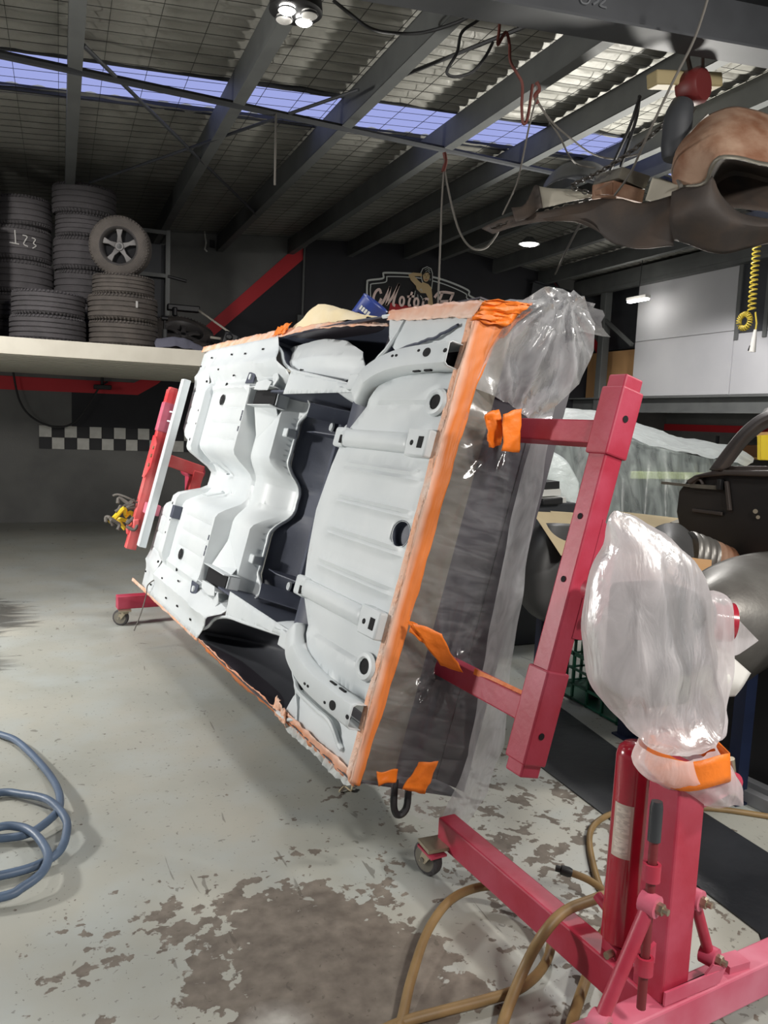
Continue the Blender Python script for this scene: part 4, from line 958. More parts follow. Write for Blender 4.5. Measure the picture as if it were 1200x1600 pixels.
# bundle of straps and gloves hung on the end of the far beam
gl = empty('strap_bundle', CW(-.40, 3.66, .16)); tag(gl, 'tangle of grey and yellow straps with a red ratchet hung on the far red beam', 'straps')
rnd = random.Random(5)
for i, (m, n_) in enumerate(((M['rope'], 9), (M['yellow'], 5))):
    mb = MB()
    for k in range(n_):
        a = Vector((rnd.uniform(-.12, .06), rnd.uniform(-.05, .05), rnd.uniform(-.10, .07)))
        mb.tube(smooth_path([a, a + Vector((rnd.uniform(-.07, .07), rnd.uniform(-.03, .03), rnd.uniform(-.05, .06))), a + Vector((rnd.uniform(-.08, .08), .0, rnd.uniform(-.09, .03)))], 4), .013 if i == 0 else .016, 6)
    mb.build('strap' if i == 0 else 'yellow_strap', m, gl)
MB().box((.04, 0, -.13), (.10, .06, .07)).box((.06, -.03, -.09), (.05, .04, .09)).build('ratchet', M['red_bright'], gl, bevel=.012)
MB().tube(smooth_path([(.13, 0, .04), (.02, -.03, .10), (-.06, 0, .13), (-.10, .02, .12)], 4), .008, 6).build('strap_end', M['rope'], gl)

# ------------------------------------------------------------------ plastic bag over the gearbox
bag = empty('plastic_bag', N(-.05, .06, 1.1)); tag(bag, 'milky plastic bag pulled over the gearbox of the red stand', 'plastic bag')
def blob_rings(rings, seed, amp, nu=48, sub=5):
    """rings: (z, v_left, v_right, u_centre, u_half)"""
    P = smooth_path([Vector((r[0], r[1], r[2])) for r in rings], sub); Q = smooth_path([Vector((r[3], r[4], 0)) for r in rings], sub)
    def fn(a, b):
        i = round(b * (len(P) - 1)); z, l, r = P[i]; uc, uh, _ = Q[i]; an = 2 * pi * a
        f = 1 + .05 * sin(an * 5 + 2.5 * noise.noise(Vector((z * 5, seed, 0)))) + .03 * sin(an * 11 + z * 14)
        p = N((l + r) / 2 + (r - l) / 2 * cos(an) * (.97 + .03 * f), uc + uh * sin(an) * f, z)
        q = noise.noise_vector(p * 7 + Vector((seed, 0, 0))) * amp + noise.noise_vector(Vector((p.x * 22, p.y * 22, p.z * 9 + seed))) * amp * .6
        return p + q
    return MB().grid(fn, nu, len(P) - 1, True)
def ring(pl, pr, uh):
    a = Vector(pl) - SB; b = Vector(pr) - SB
    return ((a.z + b.z) / 2, a.dot(VV), b.dot(VV), (a.dot(ES) + b.dot(ES)) / 2, uh)
b1 = blob_rings([ring((1.26,1.575,1.405), (1.277,1.577,1.406), .005), ring((1.247,1.573,1.383), (1.361,1.587,1.38), .03), ring((1.262,1.575,1.321), (1.47,1.599,1.313), .08), ring((1.249,1.573,1.274), (1.535,1.607,1.259), .11), ring((1.231,1.571,1.202), (1.58,1.612,1.178), .12), ring((1.224,1.57,1.121), (1.607,1.616,1.087), .13), ring((1.232,1.561,1.058), (1.615,1.606,1.017), .14), ring((1.241,1.552,0.994), (1.628,1.598,0.946), .13), ring((1.284,1.537,0.929), (1.641,1.579,0.878), .12), ring((1.306,1.5,0.89), (1.61,1.535,0.844), .10), ring((1.315,1.46,0.867), (1.533,1.486,0.831), .09), ring((1.305,1.419,0.865), (1.481,1.44,0.836), .075)], 1, .010)
fin(b1, 'bag_body', M['film_bag'], bag, angle=80)
b2 = blob_rings([ring((1.292,1.417,0.868), (1.498,1.442,0.833), .078), ring((1.282,1.416,0.838), (1.526,1.445,0.794), .086), ring((1.317,1.42,0.794), (1.567,1.45,0.748), .09), ring((1.379,1.428,0.751), (1.586,1.452,0.711), .09), ring((1.452,1.436,0.71), (1.576,1.451,0.682), .08)], 4, .014)
fin(b2, 'bag_skirt', M['film_bag'], bag, angle=80)
b3 = blob_rings([ring((1.6,1.615,1.182), (1.636,1.619,1.175), .02), ring((1.564,1.61,1.166), (1.681,1.624,1.154), .07), ring((1.566,1.611,1.09), (1.702,1.627,1.072), .08), ring((1.579,1.602,0.976), (1.696,1.616,0.953), .08), ring((1.589,1.593,0.897), (1.663,1.602,0.881), .08), ring((1.586,1.573,0.85), (1.667,1.582,0.833), .07), ring((1.57,1.551,0.801), (1.645,1.56,0.793), .06), ring((1.557,1.529,0.794), (1.592,1.533,0.79), .02)], 9, .012)
fin(b3, 'bag_corner', M['film_bag'], bag, angle=80)
def neck(a, b):
    an = 2 * pi * a; z = .842 - .07 * b + .010 * sin(an * 3); return N(-.085 + .05 * b * 0 + (.092 + .012 * b) * cos(an), -.105 + (.092 + .006 * b) * sin(an), z)
fin(MB().grid(neck, 32, 4, True), 'tape_band', M['tape_plain'], bag, solid=.002)
fin(MB().loft([[(1.656,1.611,1.021), (1.689,1.605,1.017), (1.817,1.61,0.931)], [(1.66,1.612,0.948), (1.64,1.539,0.964), (1.75,1.572,0.913)], [(1.663,1.612,0.883), (1.646,1.56,0.897), (1.746,1.592,0.878)]], 10, 5), 'stiff_flap', M['white_plastic'], bag, solid=.004)
fin(MB().loft([[(1.733,1.63,1.121), (1.788,1.627,1.073), (1.863,1.636,1.019)], [(1.721,1.629,1.049), (1.779,1.636,1.024), (1.858,1.635,1.013)], [(1.699,1.626,1.014), (1.758,1.633,0.98), (1.799,1.638,0.981)]], 10, 5), 'loose_film', M['film_bag'], bag)

# ------------------------------------------------------------------ hoses on the floor
def hose(name, pts, r, m, label, cat, ends=()):
    P = smooth_path(pts, 8); root = MB().tube(P, r, 10).build(name, m); tag(root, label, cat)
    return root
hose('air_hose', [(-.55, 4.55, .015), (-0.312,4.121,0.02), (-0.199,3.942,0.03), (-0.09,3.653,0.03), (-0.021,3.367,0.045), (-0.008,3.181,0.05), (-0.038,3.105,0.04), (-0.114,3.03,0.03), (-0.211,3.043,0.02), (-.42, 3.08, .02), (-.48, 3.3, .02), (-0.258,3.423,0.02), (-0.148,3.362,0.03), (-0.051,3.239,0.05), (0.007,3.067,0.06), (0.016,2.974,0.05), (-0.01,2.868,0.03), (-0.086,2.813,0.02), (-0.195,2.787,0.02), (-.34, 2.78, .02), (-.40, 2.95, .03), (-0.233,3.064,0.05), (-0.147,3.051,0.05), (-0.088,2.97,0.05), (-0.047,2.822,0.05), (-0.062,2.715,0.05), (-0.12,2.659,0.04), (-0.185,2.639,0.03), (-.45, 2.65, .02)], .0155, M['hose_blue'], 'blue-grey air hose coiled on the floor at the open side', 'hose')
th = hose('air_hose', [(0.749,1.656,0.02), (0.825,1.731,0.02), (0.915,1.863,0.03), (1.045,2.028,0.04), (1.183,2.138,0.05), (1.311,2.154,0.06), (1.391,2.101,0.06), (1.424,2.016,0.06), (1.413,1.921,0.05), (1.368,1.839,0.04), (1.292,1.775,0.03), (1.195,1.74,0.02), (1.087,1.733,0.02), (0.95,1.735,0.02), (0.817,1.733,0.02), (0.698,1.707,0.02)], .0145, M['hose_tan'], 'tan rubber air hose looping over the red spine leg', 'hose')
hose('air_hose', [(1.023,1.57,0.02), (1.102,1.657,0.03), (1.199,1.722,0.1), (1.238,1.703,0.2), (1.315,1.72,0.24), (1.407,1.727,0.25), (1.476,1.729,0.25), (1.512,1.733,0.2), (1.543,1.784,0.12), (1.507,1.792,0.06), (1.384,1.687,0.04), (1.277,1.596,0.02), (1.175,1.495,0.02)], .0155, M['hose_tan'], 'tan rubber air hose arched up against the ram', 'hose')
q = hose('air_hose', [(1.599,2.081,0.1), (1.647,2.031,0.09), (1.684,1.957,0.07), (1.743,1.928,0.03), (1.86, 2.05, .015), (1.92, 2.2, .015), (1.74,2.056,0.01), (1.824,2.239,0.01), (1.948,2.416,0.01), (2.085,2.5,0.01), (2.231,2.517,0.01), (2.391,2.484,0.01), (2.599,2.406,0.01), (2.793,2.264,0.01)], .0125, M['hose_tan'], 'tan air hose with a black coupling, running off behind the post', 'hose')
a, b = Vector((1.56,2.101,0.11)), Vector((1.605,2.071,0.1))
MB().tube([a, a.lerp(b, .3), a.lerp(b, .32), a.lerp(b, .8), b], [.011, .011, .016, .017, .014], 12).build('coupling', M['black'], q)

# floor goods: rubber runner, pale floor rail
o = MB().prism([(2.104,3.013,0), (2.674,3.717,0), (2.53,2.425,0), (2.529,2.003,0), (1.95, 1.0, 0), (1.55, 1.0, 0), (2.09,1.717,0)], (0, 0, .006)).build('rubber_runner', M['black_rubber'], smooth=False)
tag(o, 'black rubber runner laid along the floor behind the red stand', 'mat')
rl_ = MB()
a, b = Vector((2.736,2.872,0.03)), Vector((2.824,2.214,0.03))
for dx in (0, .10): rl_.bar(a + Vector((dx, 0, 0)), b + Vector((dx, 0, 0)), .045, .06)
o = rl_.build('floor_rail', M['angle_pale'], smooth=False, bevel=.003); tag(o, 'pale steel channel rail lying on the floor beside the rubber runner', 'rail')
# small scraps on the floor
for i, (px, lab_) in enumerate((((1.138,3.048,0.003), 'curled scrap of tape lying alone on the open floor'), ((3.013,8.698,0.003), None))):
    if lab_:
        o = MB().tube(smooth_path([Vector(px) + Vector(d) for d in ((-.03, .0, .002), (0, .02, .012), (.02, -.01, .004), (.035, .02, .008))], 4), .004, 5).build('tape_scrap', M['paper']); tag(o, lab_, 'scrap')

# ------------------------------------------------------------------ tyres on the mezzanine
def tyre_mesh(r, w, name='tyre'):
    h = w / 2; k = r / .325
    prof = [(r * .60, -h * .80), (r * .64, -h * .98), (r * .80, -h * 1.02), (r * .93, -h * .92), (r * .975, -h * .78)]
    g = .007
    for a, b in ((-.74, -.42), (-.36, -.04), (.04, .36), (.42, .74)):
        prof += [(r * .985 - g, h * a - .001), (r, h * (a + .02)), (r, h * (b - .02)), (r * .985 - g, h * b + .001)]
    prof += [(r * .975, h * .78), (r * .93, h * .92), (r * .80, h * 1.02), (r * .64, h * .98), (r * .60, h * .80), (r * .66, h * .6), (r * .90, h * .6), (r * .90, -h * .6), (r * .66, -h * .6)]
    mb = MB().lathe(prof, 40, closed=True)
    # shoulder tread lugs
    for s in (-1, 1):
        for i in range(56):
            a = 2 * pi * i / 56; R = Matrix.Rotation(a, 3, 'Z')
            mb.box(R @ Vector((r * .953, 0, s * h * .84)), (.020 * k, .014 * k, h * .20), R @ Matrix.Rotation(s * -.5, 3, 'Y'))
    return mb
TM = {}
def tyre(x, y, z, r, w, label, m='rubber', rot=(0, 0, 0)):
    key = (r, w, m)
    if key not in TM:
        o = tyre_mesh(r, w).build('tyre', M[m]); TM[key] = o
    else:
        o = TM[key].copy(); COL.objects.link(o); o.name = 'tyre'
    o.location = (x, y, z); o.rotation_euler = rot
    tag(o, label, 'tyre', 'tyres stacked on the mezzanine'); return o
D = 2.2
FY = 8.22
# front stack nearest the wheel
tyre(.575, FY, D + .122, .325, .244, 'brown dusty tyre, lowest under the standing wheel', 'rubber_brown', (0, 0, .3))
t2 = tyre(.570, FY, D + .366, .325, .244, 'brown dusty tyre with a pale sticker, second below the standing wheel', 'rubber_brown', (0, 0, 1.1))
tyre(.575, FY, D + .583, .288, .19, 'narrow grooved tyre directly under the standing wheel', 'rubber_brown', (0, 0, .7))
o = MB().box((-.232, -.232, .03), (.02, .004, .06), Matrix.Rotation(-.785, 3, 'Z')).build('sticker', M['chalk'], t2)
# low front stack
tyre(-.10, FY, D + .118, .335, .236, 'lower tyre of the low pair at the mezzanine edge', 'rubber', (0, 0, .2))
tyre(-.095, FY + .02, D + .35, .322, .225, 'upper tyre of the low pair at the mezzanine edge', 'rubber', (0, 0, .9))
# tall back stack with the chalked tyre
zz_ = D
hs = [.25, .26, .32, .33, .29]
lb = ['bottom tyre of the tall stack that holds the chalked tyre', 'second tyre up of the stack that holds the chalked tyre', 'wide tyre just below the chalked tyre', 'wide tyre with chalk figures on its tread', 'tilted tyre on top of the chalked tyre']
for i, (h_, l_) in enumerate(zip(hs, lb)):
    o = tyre(-.36 + (.008 * (-1) ** i), 9.0, zz_ + h_ / 2, .30 if i < 4 else .285, h_, l_, 'rubber', (0, .0 if i < 4 else .05, i * .7)); zz_ += h_
    if i == 3:
        def arc(pts):
            out = []
            for dx, dz in smooth_path([(x, z, 0) for x, z in pts], 3) and [(p.x, p.y) for p in smooth_path([(x, z, 0) for x, z in pts], 3)]:
                an = -pi / 2 - .10 + dx; out.append((.305 * cos(an), .305 * sin(an), dz))
            return out
        ck = MB()
        for pts in ([(.0, .10), (.02, -.02)], [(-.16, -.02), (.12, -.03)], [(.22, .06), (.36, .05), (.25, -.02), (.38, -.04)], [(.5, .05), (.62, .04), (.55, 0), (.64, -.02), (.52, -.05)]): ck.tube(arc(pts), .006, 5)
        c = ck.build('chalk_figures', M['chalk'], o); c.rotation_euler = (0, 0, -i * .7)
# second back stack behind the standing wheel
zz_ = D
for i, (h_, r_, x_) in enumerate(((.22, .29, .24), (.24, .29, .235), (.33, .295, .24), (.33, .295, .235), (.23, .28, .24), (.29, .31, .24))):
    tyre(x_, 8.97, zz_ + h_ / 2, r_, h_, ['bottom tyre of the stack behind the standing wheel', 'second tyre up of the stack behind the standing wheel', 'third tyre up of the stack behind the standing wheel', 'fourth tyre up, level with the rim of the standing wheel', 'narrow tyre under the crowning tyre behind the standing wheel', 'broad tyre crowning the tallest stack'][i], 'rubber', (0, .03 if i == 5 else 0, i)); zz_ += h_
# edge stack mostly beyond the frame
zz_ = D
for i, h_ in enumerate((.23, .22, .22, .23, .22)):
    tyre(-.86, 8.48, zz_ + h_ / 2, .325, h_, ['lowest', 'second', 'third', 'fourth', 'fifth'][i] + ' tyre up in the stack cut by the photo edge', 'rubber', (0, 0, i * .5)); zz_ += h_
tyre(-.72, 8.52, zz_ + .288, .29, .2, 'upright tyre standing on the stack cut by the photo edge', 'rubber', (0, pi / 2 - .08, .1))
# alloy wheels
def wheel(name, loc, r, w, label, spokes=5):
    root = empty(name, loc); tag(root, label, 'wheel')
    X = Matrix.Identity(4)
    tyre_mesh(r, w).build('tyre', M['rubber_brown'], root)
    rr_ = r * .62; f = w / 2
    rim_o = MB().lathe([(rr_ * 1.05, f * .95), (rr_ * 1.02, f * .98), (rr_ * .94, f * .80), (rr_ * .90, f * .1), (rr_ * .92, -f * .8), (rr_ * 1.04, -f * .9)], 40).build('rim', M['alloy'], root, solid=.005)
    MB().lathe([(.001, f * .62), (rr_ * .22, f * .62), (rr_ * .26, f * .50), (rr_ * .26, f * .2), (.001, f * .2)], 24).build('hub', M['alloy'], rim_o)
    MB().lathe([(.001, f * .66), (rr_ * .13, f * .64), (rr_ * .14, f * .6)], 16).build('cap', M['black'], rim_o)
    MB().lathe([(.001, f * .05), (rr_ * .92, f * .05)], 24).build('drum', M['hole'], root)
    s0 = None
    for i in range(spokes):
        if s0 is None:
            s0 = MB().prism([(rr_ * .18, -rr_ * .16, f * .52), (rr_ * .55, -rr_ * .10, f * .66), (rr_ * .93, -rr_ * .19, f * .62), (rr_ * .93, rr_ * .19, f * .62), (rr_ * .55, rr_ * .10, f * .66), (rr_ * .18, rr_ * .16, f * .52)], (0, 0, -f * .25)).build('spoke', M['alloy'], rim_o, bevel=.006); o = s0
        else: o = child_copy(s0, 'spoke', rim_o)
        o.rotation_euler = (0, 0, 2 * pi * i / spokes + .3)
    return root
w = wheel('alloy_wheel', (.545, FY - .02, 3.155), .28, .20, 'five-spoke alloy wheel and tyre standing on top of the front tyre stack')
w.rotation_euler = (pi / 2 + .06, 0, -.28)
w = wheel('alloy_wheel', (1.26, 9.1, 2.42), .34, .20, 'alloy wheel lying tipped back among the parts on the deck', 6)
w.rotation_euler = (.62, 0, .1)
# parts beside the wheel
o = MB().loft([[(.86, 8.0, 2.21), (1.0, 7.98, 2.24), (1.15, 8.0, 2.23), (1.32, 8.05, 2.21)], [(.84, 8.1, 2.30), (1.0, 8.08, 2.33), (1.15, 8.1, 2.335), (1.33, 8.12, 2.25)], [(.86, 8.28, 2.22), (1.0, 8.3, 2.25), (1.15, 8.3, 2.25), (1.3, 8.3, 2.22)]], 20, 6)
o.v = [tuple(wob(p, 14, .014)) for p in o.v]
tag(o.build('cloth', M['cloth'], solid=.006), 'crumpled grey-blue cloth on the mezzanine edge below the lying wheel', 'cloth')
sh = empty('shock_absorber', (.99, 8.45, 2.2)); tag(sh, 'shock absorber standing upright on the mezzanine beside the lying wheel', 'car part')
MB().cyl((0, 0, .02), (0, 0, .24), .025).build('body', M['steel_grey'], sh); MB().cyl((0, 0, .24), (0, 0, .34), .012).build('rod', M['black'], sh); MB().cyl((-.03, 0, .35), (.03, 0, .35), .025).cyl((-.03, 0, .02), (.03, 0, .02), .022).build('eye', M['black'], sh)
o = MB().tube(smooth_path([(.92, 8.5, 2.22), (.92, 8.5, 2.42), (.90, 8.52, 2.48), (.86, 8.55, 2.46)], 4), .012, 8).tube(smooth_path([(.88, 8.6, 2.22), (.87, 8.6, 2.45), (.80, 8.62, 2.5)], 4), .016, 8).build('exhaust_hanger', M['cast_grey']); tag(o, 'bent steel pipe bracket standing between the tyres and the shock absorber', 'car part')
o = MB().bar((1.42, 9.0, 2.73), (1.95, 8.7, 2.34), .04, .02).bar((1.50, 8.7, 2.42), (2.1, 8.5, 2.36), .05, .025).build('steel_bar', M['cast_grey'], smooth=False); tag(o, 'flat steel bars leaning over the lying wheel', 'car part')
o = MB().box((1.30, 9.35, 2.78), (.36, .10, .07)).cyl((1.2, 9.3, 2.78), (1.2, 9.3, 2.68), .03).build('steering_rack', M['black'], bevel=.012); tag(o, 'black steering part propped on the lying wheel', 'car part')
o = MB().box((1.66, 8.6, 2.34), (.16, .2, .27), Matrix.Rotation(.3, 3, 'Y')).box((1.75, 8.5, 2.27), (.3, .3, .14)).cyl((1.66, 8.48, 2.42), (1.66, 8.52, 2.42), .04).build('gearbox_casting', M['black'], bevel=.03); tag(o, 'black casting heaped at the mezzanine edge where the shell hides the deck', 'car part')
o = MB().cyl((2.30, 8.6, 2.2), (2.34, 8.6, 2.62), .014).cyl((2.5, 8.62, 2.2), (2.5, 8.62, 2.60), .016).cyl((2.26, 8.6, 2.212), (2.55, 8.62, 2.212), .012).build('upright_rod', M['black']); tag(o, 'pair of black rods standing on the far end of the deck', 'rod')
# storage rack frame behind the tyres
rk = empty('rack_frame', (1.0, 10.0, 2.2)); tag(rk, 'bare steel rack frame standing behind the lying wheel', 'rack')
for x in (-.6, .20): MB().bx((x - .025, -.025, 0), (x + .025, .025, 1.55)).bx((x - .025, .55, 0), (x + .025, .6, 1.55)).build('upright', M['steel_grey'], rk, smooth=False)
for z in (.42, 1.0, 1.5): MB().bx((-.6, -.02, z), (.22, .02, z + .045)).bx((.18, 0, z), (.22, .58, z + .045)).build('shelf_rail', M['steel_grey'], rk, smooth=False)
MB().cyl((.2, -.02, 1.02), (.42, -.04, .98), .018).build('peg', M['black'], rk)
MB().bx((-.58, .1, .46), (.18, .55, 1.4)).build('dark_box', M['steel_dark'], rk, smooth=False)
# cable hung under the mezzanine
hose('hanging_cable', [(-0.577,11.7,2.056), (-0.504,11.7,1.68), (-0.349,11.7,1.457), (-0.071,11.7,1.338), (0.173,11.7,1.408), (0.38,11.7,1.68), (0.504,11.7,1.906), (0.613,11.7,1.991)], .014, M['cable_dark'], 'dark cable drooping on the wall above the checker tiles', 'cable')
o = MB().bx((1.29, 11.6, 1.86), (1.52, 11.85, 1.92)).cyl((1.4, 11.7, 1.92), (1.4, 11.7, 2.06), .02).build('wall_fan', M['black'], bevel=.01)
o.location = (-.86, 0, .02); tag(o, 'black fitting on the ceiling of the mezzanine underside, ending the drooping cable', 'fitting')

# blue tin lying on the upper flank of the shell
tn = empty('blue_tin'); tp = Vector((1.389,3.68,2.114)); tn.location = tp; tn.rotation_euler = (.35, .55, -.1)
tag(tn, 'blue tin with pale panels and a white ring, tipped on the shell flank', 'tin')
MB().lathe([(.001, -.075), (.070, -.075), (.073, -.07), (.071, -.065), (.071, .065), (.073, .07), (.070, .075), (.060, .068), (.001, .068)], 32).build('can', M['tin_blue'], tn)
MB().grid(lambda a, b: (.0722 * cos(-2.35 + 1.2 * a), .0722 * sin(-2.35 + 1.2 * a), -.052 + .045 * b), 10, 1).build('dark_label', M['sign_black'], tn)
for k in range(4):
    MB().grid(lambda a, b: (.0730 * cos(-2.45 + .16 * a + .22 * k), .0730 * sin(-2.45 + .16 * a + .22 * k), .005 + .022 * b), 3, 1).build('label_panel', M['sign_white'], tn)
MB().tube([(.073 * cos(-1.35 + .30 * cos(a)), .073 * sin(-1.35 + .30 * cos(a)), -.040 + .024 * sin(a)) for a in [2 * pi * i / 20 for i in range(20)]], .004, 6, closed=True).build('white_ring', M['sign_white'], tn)

# ------------------------------------------------------------------ sign on the black wall
sg = empty('wall_sign', (5.5, BACK - .02, 3.7)); tag(sg, 'white-outlined lettered sign with a pin-up woman on the black wall', 'sign')
def zs(px, py):   # zoomed sheet units of the sign -> metres on the wall
    return (4.466 + (px - 425) * .002865 + (py - 140) * -.00011, 3.775 - (py - 140) * .002795 - (px - 425) * -.00015)
def swp(px, py, d=.0): x, z = zs(px, py); return Vector((x - 5.5, -d, z - 3.7))
def stroke(name, lines, w, m, d, closed=False):
    mb = MB()
    for l in lines:
        P = smooth_path([swp(x, y, d) for x, y in l], 6, closed)
        n = len(P)
        def f(a, b, P=P, n=n):
            i = round(a * (n - 1)); t = P[min(i + 1, n - 1)] - P[max(i - 1, 0)]; t.normalize(); q = Vector((t.z, 0, -t.x)); return P[i] + q * (w * (b - .5))
        k = len(mb.v); mb.grid(f, n - 1, 1)
    o = mb.build(name, m, sg, smooth=False, solid=.006); return o
def poly(name, pts, m, d): return MB().prism([swp(x, y, d) for x, y in pts], (0, .006, 0)).build(name, m, sg, smooth=False)
fr1 = [(455, 345), (440, 300), (427, 200), (425, 150), (432, 135), (513, 120), (515, 98), (528, 88), (660, 84), (760, 88), (900, 112), (1045, 158), (1058, 188), (1118, 215), (1138, 245), (1130, 330)]
fr2 = [(475, 345), (462, 290), (447, 200), (446, 166), (452, 154), (530, 140), (538, 116), (545, 108), (660, 104), (760, 109), (890, 132), (1030, 178), (1044, 205), (1098, 230), (1112, 250), (1108, 330)]
poly('sign_ground', fr1, M['sign_black'], .004)
stroke('sign_border', [fr1], .028, M['sign_white'], .012); stroke('sign_border', [fr2], .016, M['sign_white'], .012)
poly('red_banner', [(572, 252), (640, 262), (720, 268), (830, 262), (830, 330), (560, 330)], M['sign_red'], .009)
el = lambda x, y, a, b: [(x + a * cos(t), y + b * sin(t)) for t in [2 * pi * i / 14 for i in range(15)]]
stroke('letter_stroke', [[(510, 205), (498, 182), (478, 196), (467, 232), (478, 266), (500, 262), (514, 232)], [(500, 276), (528, 246), (562, 165)], [(562, 165), (556, 215), (545, 268)], [(545, 268), (578, 222), (614, 146)], [(614, 146), (598, 200), (588, 258), (600, 268)]], .040, M['sign_pink'], .016)
stroke('letter_stroke', [el(634, 243, 13, 24), [(692, 188), (678, 240), (678, 264), (690, 262)], [(664, 216), (706, 212)], el(722, 246, 13, 23), [(770, 222), (760, 268)], [(766, 236), (780, 222), (798, 228)]], .036, M['sign_pink'], .045)
stroke('letter_stroke', [[(884, 182), (868, 230), (848, 276)], [(952, 186), (934, 230), (914, 274)], [(838, 212), (858, 186), (900, 178), (960, 184)], [(866, 234), (936, 228)]], .042, M['sign_pink'], .016)
stroke('letter_stroke', [[(940, 256), (970, 250), (966, 232), (950, 236), (942, 262), (958, 276), (978, 266)], el(1008, 258, 13, 18), [(1024, 240), (1020, 274)], el(1062, 260, 14, 18), [(1096, 205), (1078, 250), (1076, 276)], [(1086, 222), (1108, 226), (1112, 250), (1096, 274)]], .034, M['sign_pink'], .016)
stroke('neon_letter', [[(500, 345), (492, 292), (512, 284), (524, 298), (512, 314), (496, 316)]], .014, M['sign_red'], .018)
# the painted woman: hair, face, raised arm, shoulder, dark dress
poly('hair_outline', [(738, 75), (748, 50), (775, 38), (802, 48), (814, 75), (818, 120), (816, 165), (800, 165), (752, 128), (742, 100)], M['sign_white'], .020)
poly('hair', [(743, 76), (752, 54), (776, 43), (798, 52), (809, 78), (813, 120), (811, 160), (800, 160), (756, 124), (746, 100)], M['sign_black'], .024)
poly('torso', [(742, 140), (756, 128), (790, 138), (812, 158), (820, 200), (832, 262), (824, 276), (800, 276), (796, 215), (780, 190), (748, 190), (722, 170), (716, 152)], M['sign_skin'], .026)
poly('raised_arm', [(664, 92), (690, 78), (744, 80), (748, 96), (700, 98), (728, 122), (752, 138), (745, 162), (716, 152), (682, 122)], M['sign_skin'], .028)
poly('face', el(774, 96, 21, 30)[:-1], M['sign_skin'], .030)
poly('fringe', [(748, 92), (752, 64), (778, 54), (797, 68), (797, 92), (784, 74), (764, 76)], M['sign_black'], .034)
poly('dress', [(708, 165), (722, 172), (748, 192), (780, 192), (794, 215), (798, 276), (700, 276), (704, 230)], M['sign_black'], .032)
stroke('dress_highlight', [[(712, 180), (708, 220), (712, 265)], [(745, 205), (760, 225), (775, 265)], [(738, 178), (746, 168), (754, 184)], [(728, 200), (735, 240), (730, 270)]], .008, M['sign_white'], .037)
stroke('hair_shine', [[(760, 60), (776, 52), (792, 62)], [(766, 70), (780, 64), (794, 76)]], .007, M['sign_white'], .038)
stroke('eye', [[(760, 92), (768, 91)], [(779, 92), (788, 92)], [(758, 84), (768, 82)], [(779, 82), (790, 84)]], .006, M['sign_black'], .034)
stroke('lips', [[(768, 113), (774, 116), (781, 113)]], .009, M['sign_red'], .034)
stroke('nose', [[(774, 94), (772, 104), (776, 105)]], .003, M['sign_black'], .034)
stroke('ear_ring', [el(798, 112, 3, 5)], .003, M['sign_white'], .036)

# ------------------------------------------------------------------ front clip hung from the hoist
hc = empty('hanging_front_clip', (3.525,4.1,2.986)); tag(hc, 'rusty vintage front-end sheet metal, two fenders and apron, slung from the red chain hoist', 'car part')
def hp(name, curves, m, nu=20, sub=5, solid=.004, amp=.006):
    o = MB().loft(curves, nu, sub); o.v = [tuple(wob(p, 7, amp)) for p in o.v]
    return fin(o, name, m, hc, solid=solid)
hp('near_fender_crown', [[(3.497,4.05,3.208), (3.436,3.95,3.29), (3.482,3.9,3.393), (3.557,3.85,3.481), (3.679,3.8,3.537), (3.819,3.75,3.532), (4.012,3.7,3.481)],
                         [(3.393,3.9,3.09), (3.339,3.8,3.182), (3.361,3.72,3.251), (3.418,3.66,3.312), (3.516,3.62,3.348), (3.649,3.58,3.337), (3.861,3.55,3.315)],
                         [(3.382,3.82,3.05), (3.431,3.7,3.052), (3.39,3.62,3.098), (3.381,3.56,3.139), (3.424,3.52,3.148), (3.559,3.5,3.144), (3.806,3.48,3.132)]], M['rust'], 26, 6)
hp('fender_wire_edge', [[(3.373,3.81,3.046), (3.421,3.69,3.048), (3.38,3.61,3.094), (3.372,3.55,3.135), (3.414,3.51,3.144), (3.549,3.49,3.139), (3.795,3.47,3.128)],
                        [(3.379,3.8,3.034), (3.428,3.68,3.029), (3.396,3.6,3.08), (3.378,3.54,3.116), (3.411,3.5,3.12), (3.541,3.48,3.115), (3.787,3.46,3.103)]], M['cast_grey'], 26, 2)
hp('wheel_house', [[(3.45,3.72,3.053), (3.414,3.64,3.101), (3.406,3.58,3.138), (3.449,3.54,3.148), (3.581,3.52,3.142), (3.828,3.5,3.134)],
                   [(3.945,4.2,3.187), (4.011,4.2,3.278), (4.115,4.2,3.342), (4.225,4.2,3.359), (4.399,4.2,3.357), (4.607,4.2,3.346)],
                   [(3.765,4,2.997), (3.867,4,3.03), (3.998,4,3.048), (4.134,4,3.055), (4.245,4,3.062), (4.415,4,3.065)]], M['dark_metal'], 20, 6)
hp('near_fender_skirt', [[(3.432,3.95,3.052), (3.43,3.8,3.052), (3.442,3.7,3.036), (3.475,3.68,3.082), (3.614,3.72,2.987), (3.828,3.75,2.931), (4.111,3.72,2.925)],
                         [(3.385,3.9,2.886), (3.392,3.78,2.879), (3.435,3.7,2.885), (3.492,3.66,2.884), (3.619,3.66,2.847), (3.794,3.66,2.845), (4.05,3.66,2.863)],
                         [(3.498,3.98,2.785), (3.543,3.9,2.749), (3.625,3.85,2.712), (3.699,3.82,2.7), (3.805,3.8,2.713), (3.981,3.8,2.772), (4.216,3.8,2.835)]], M['dark_metal'], 22, 6)
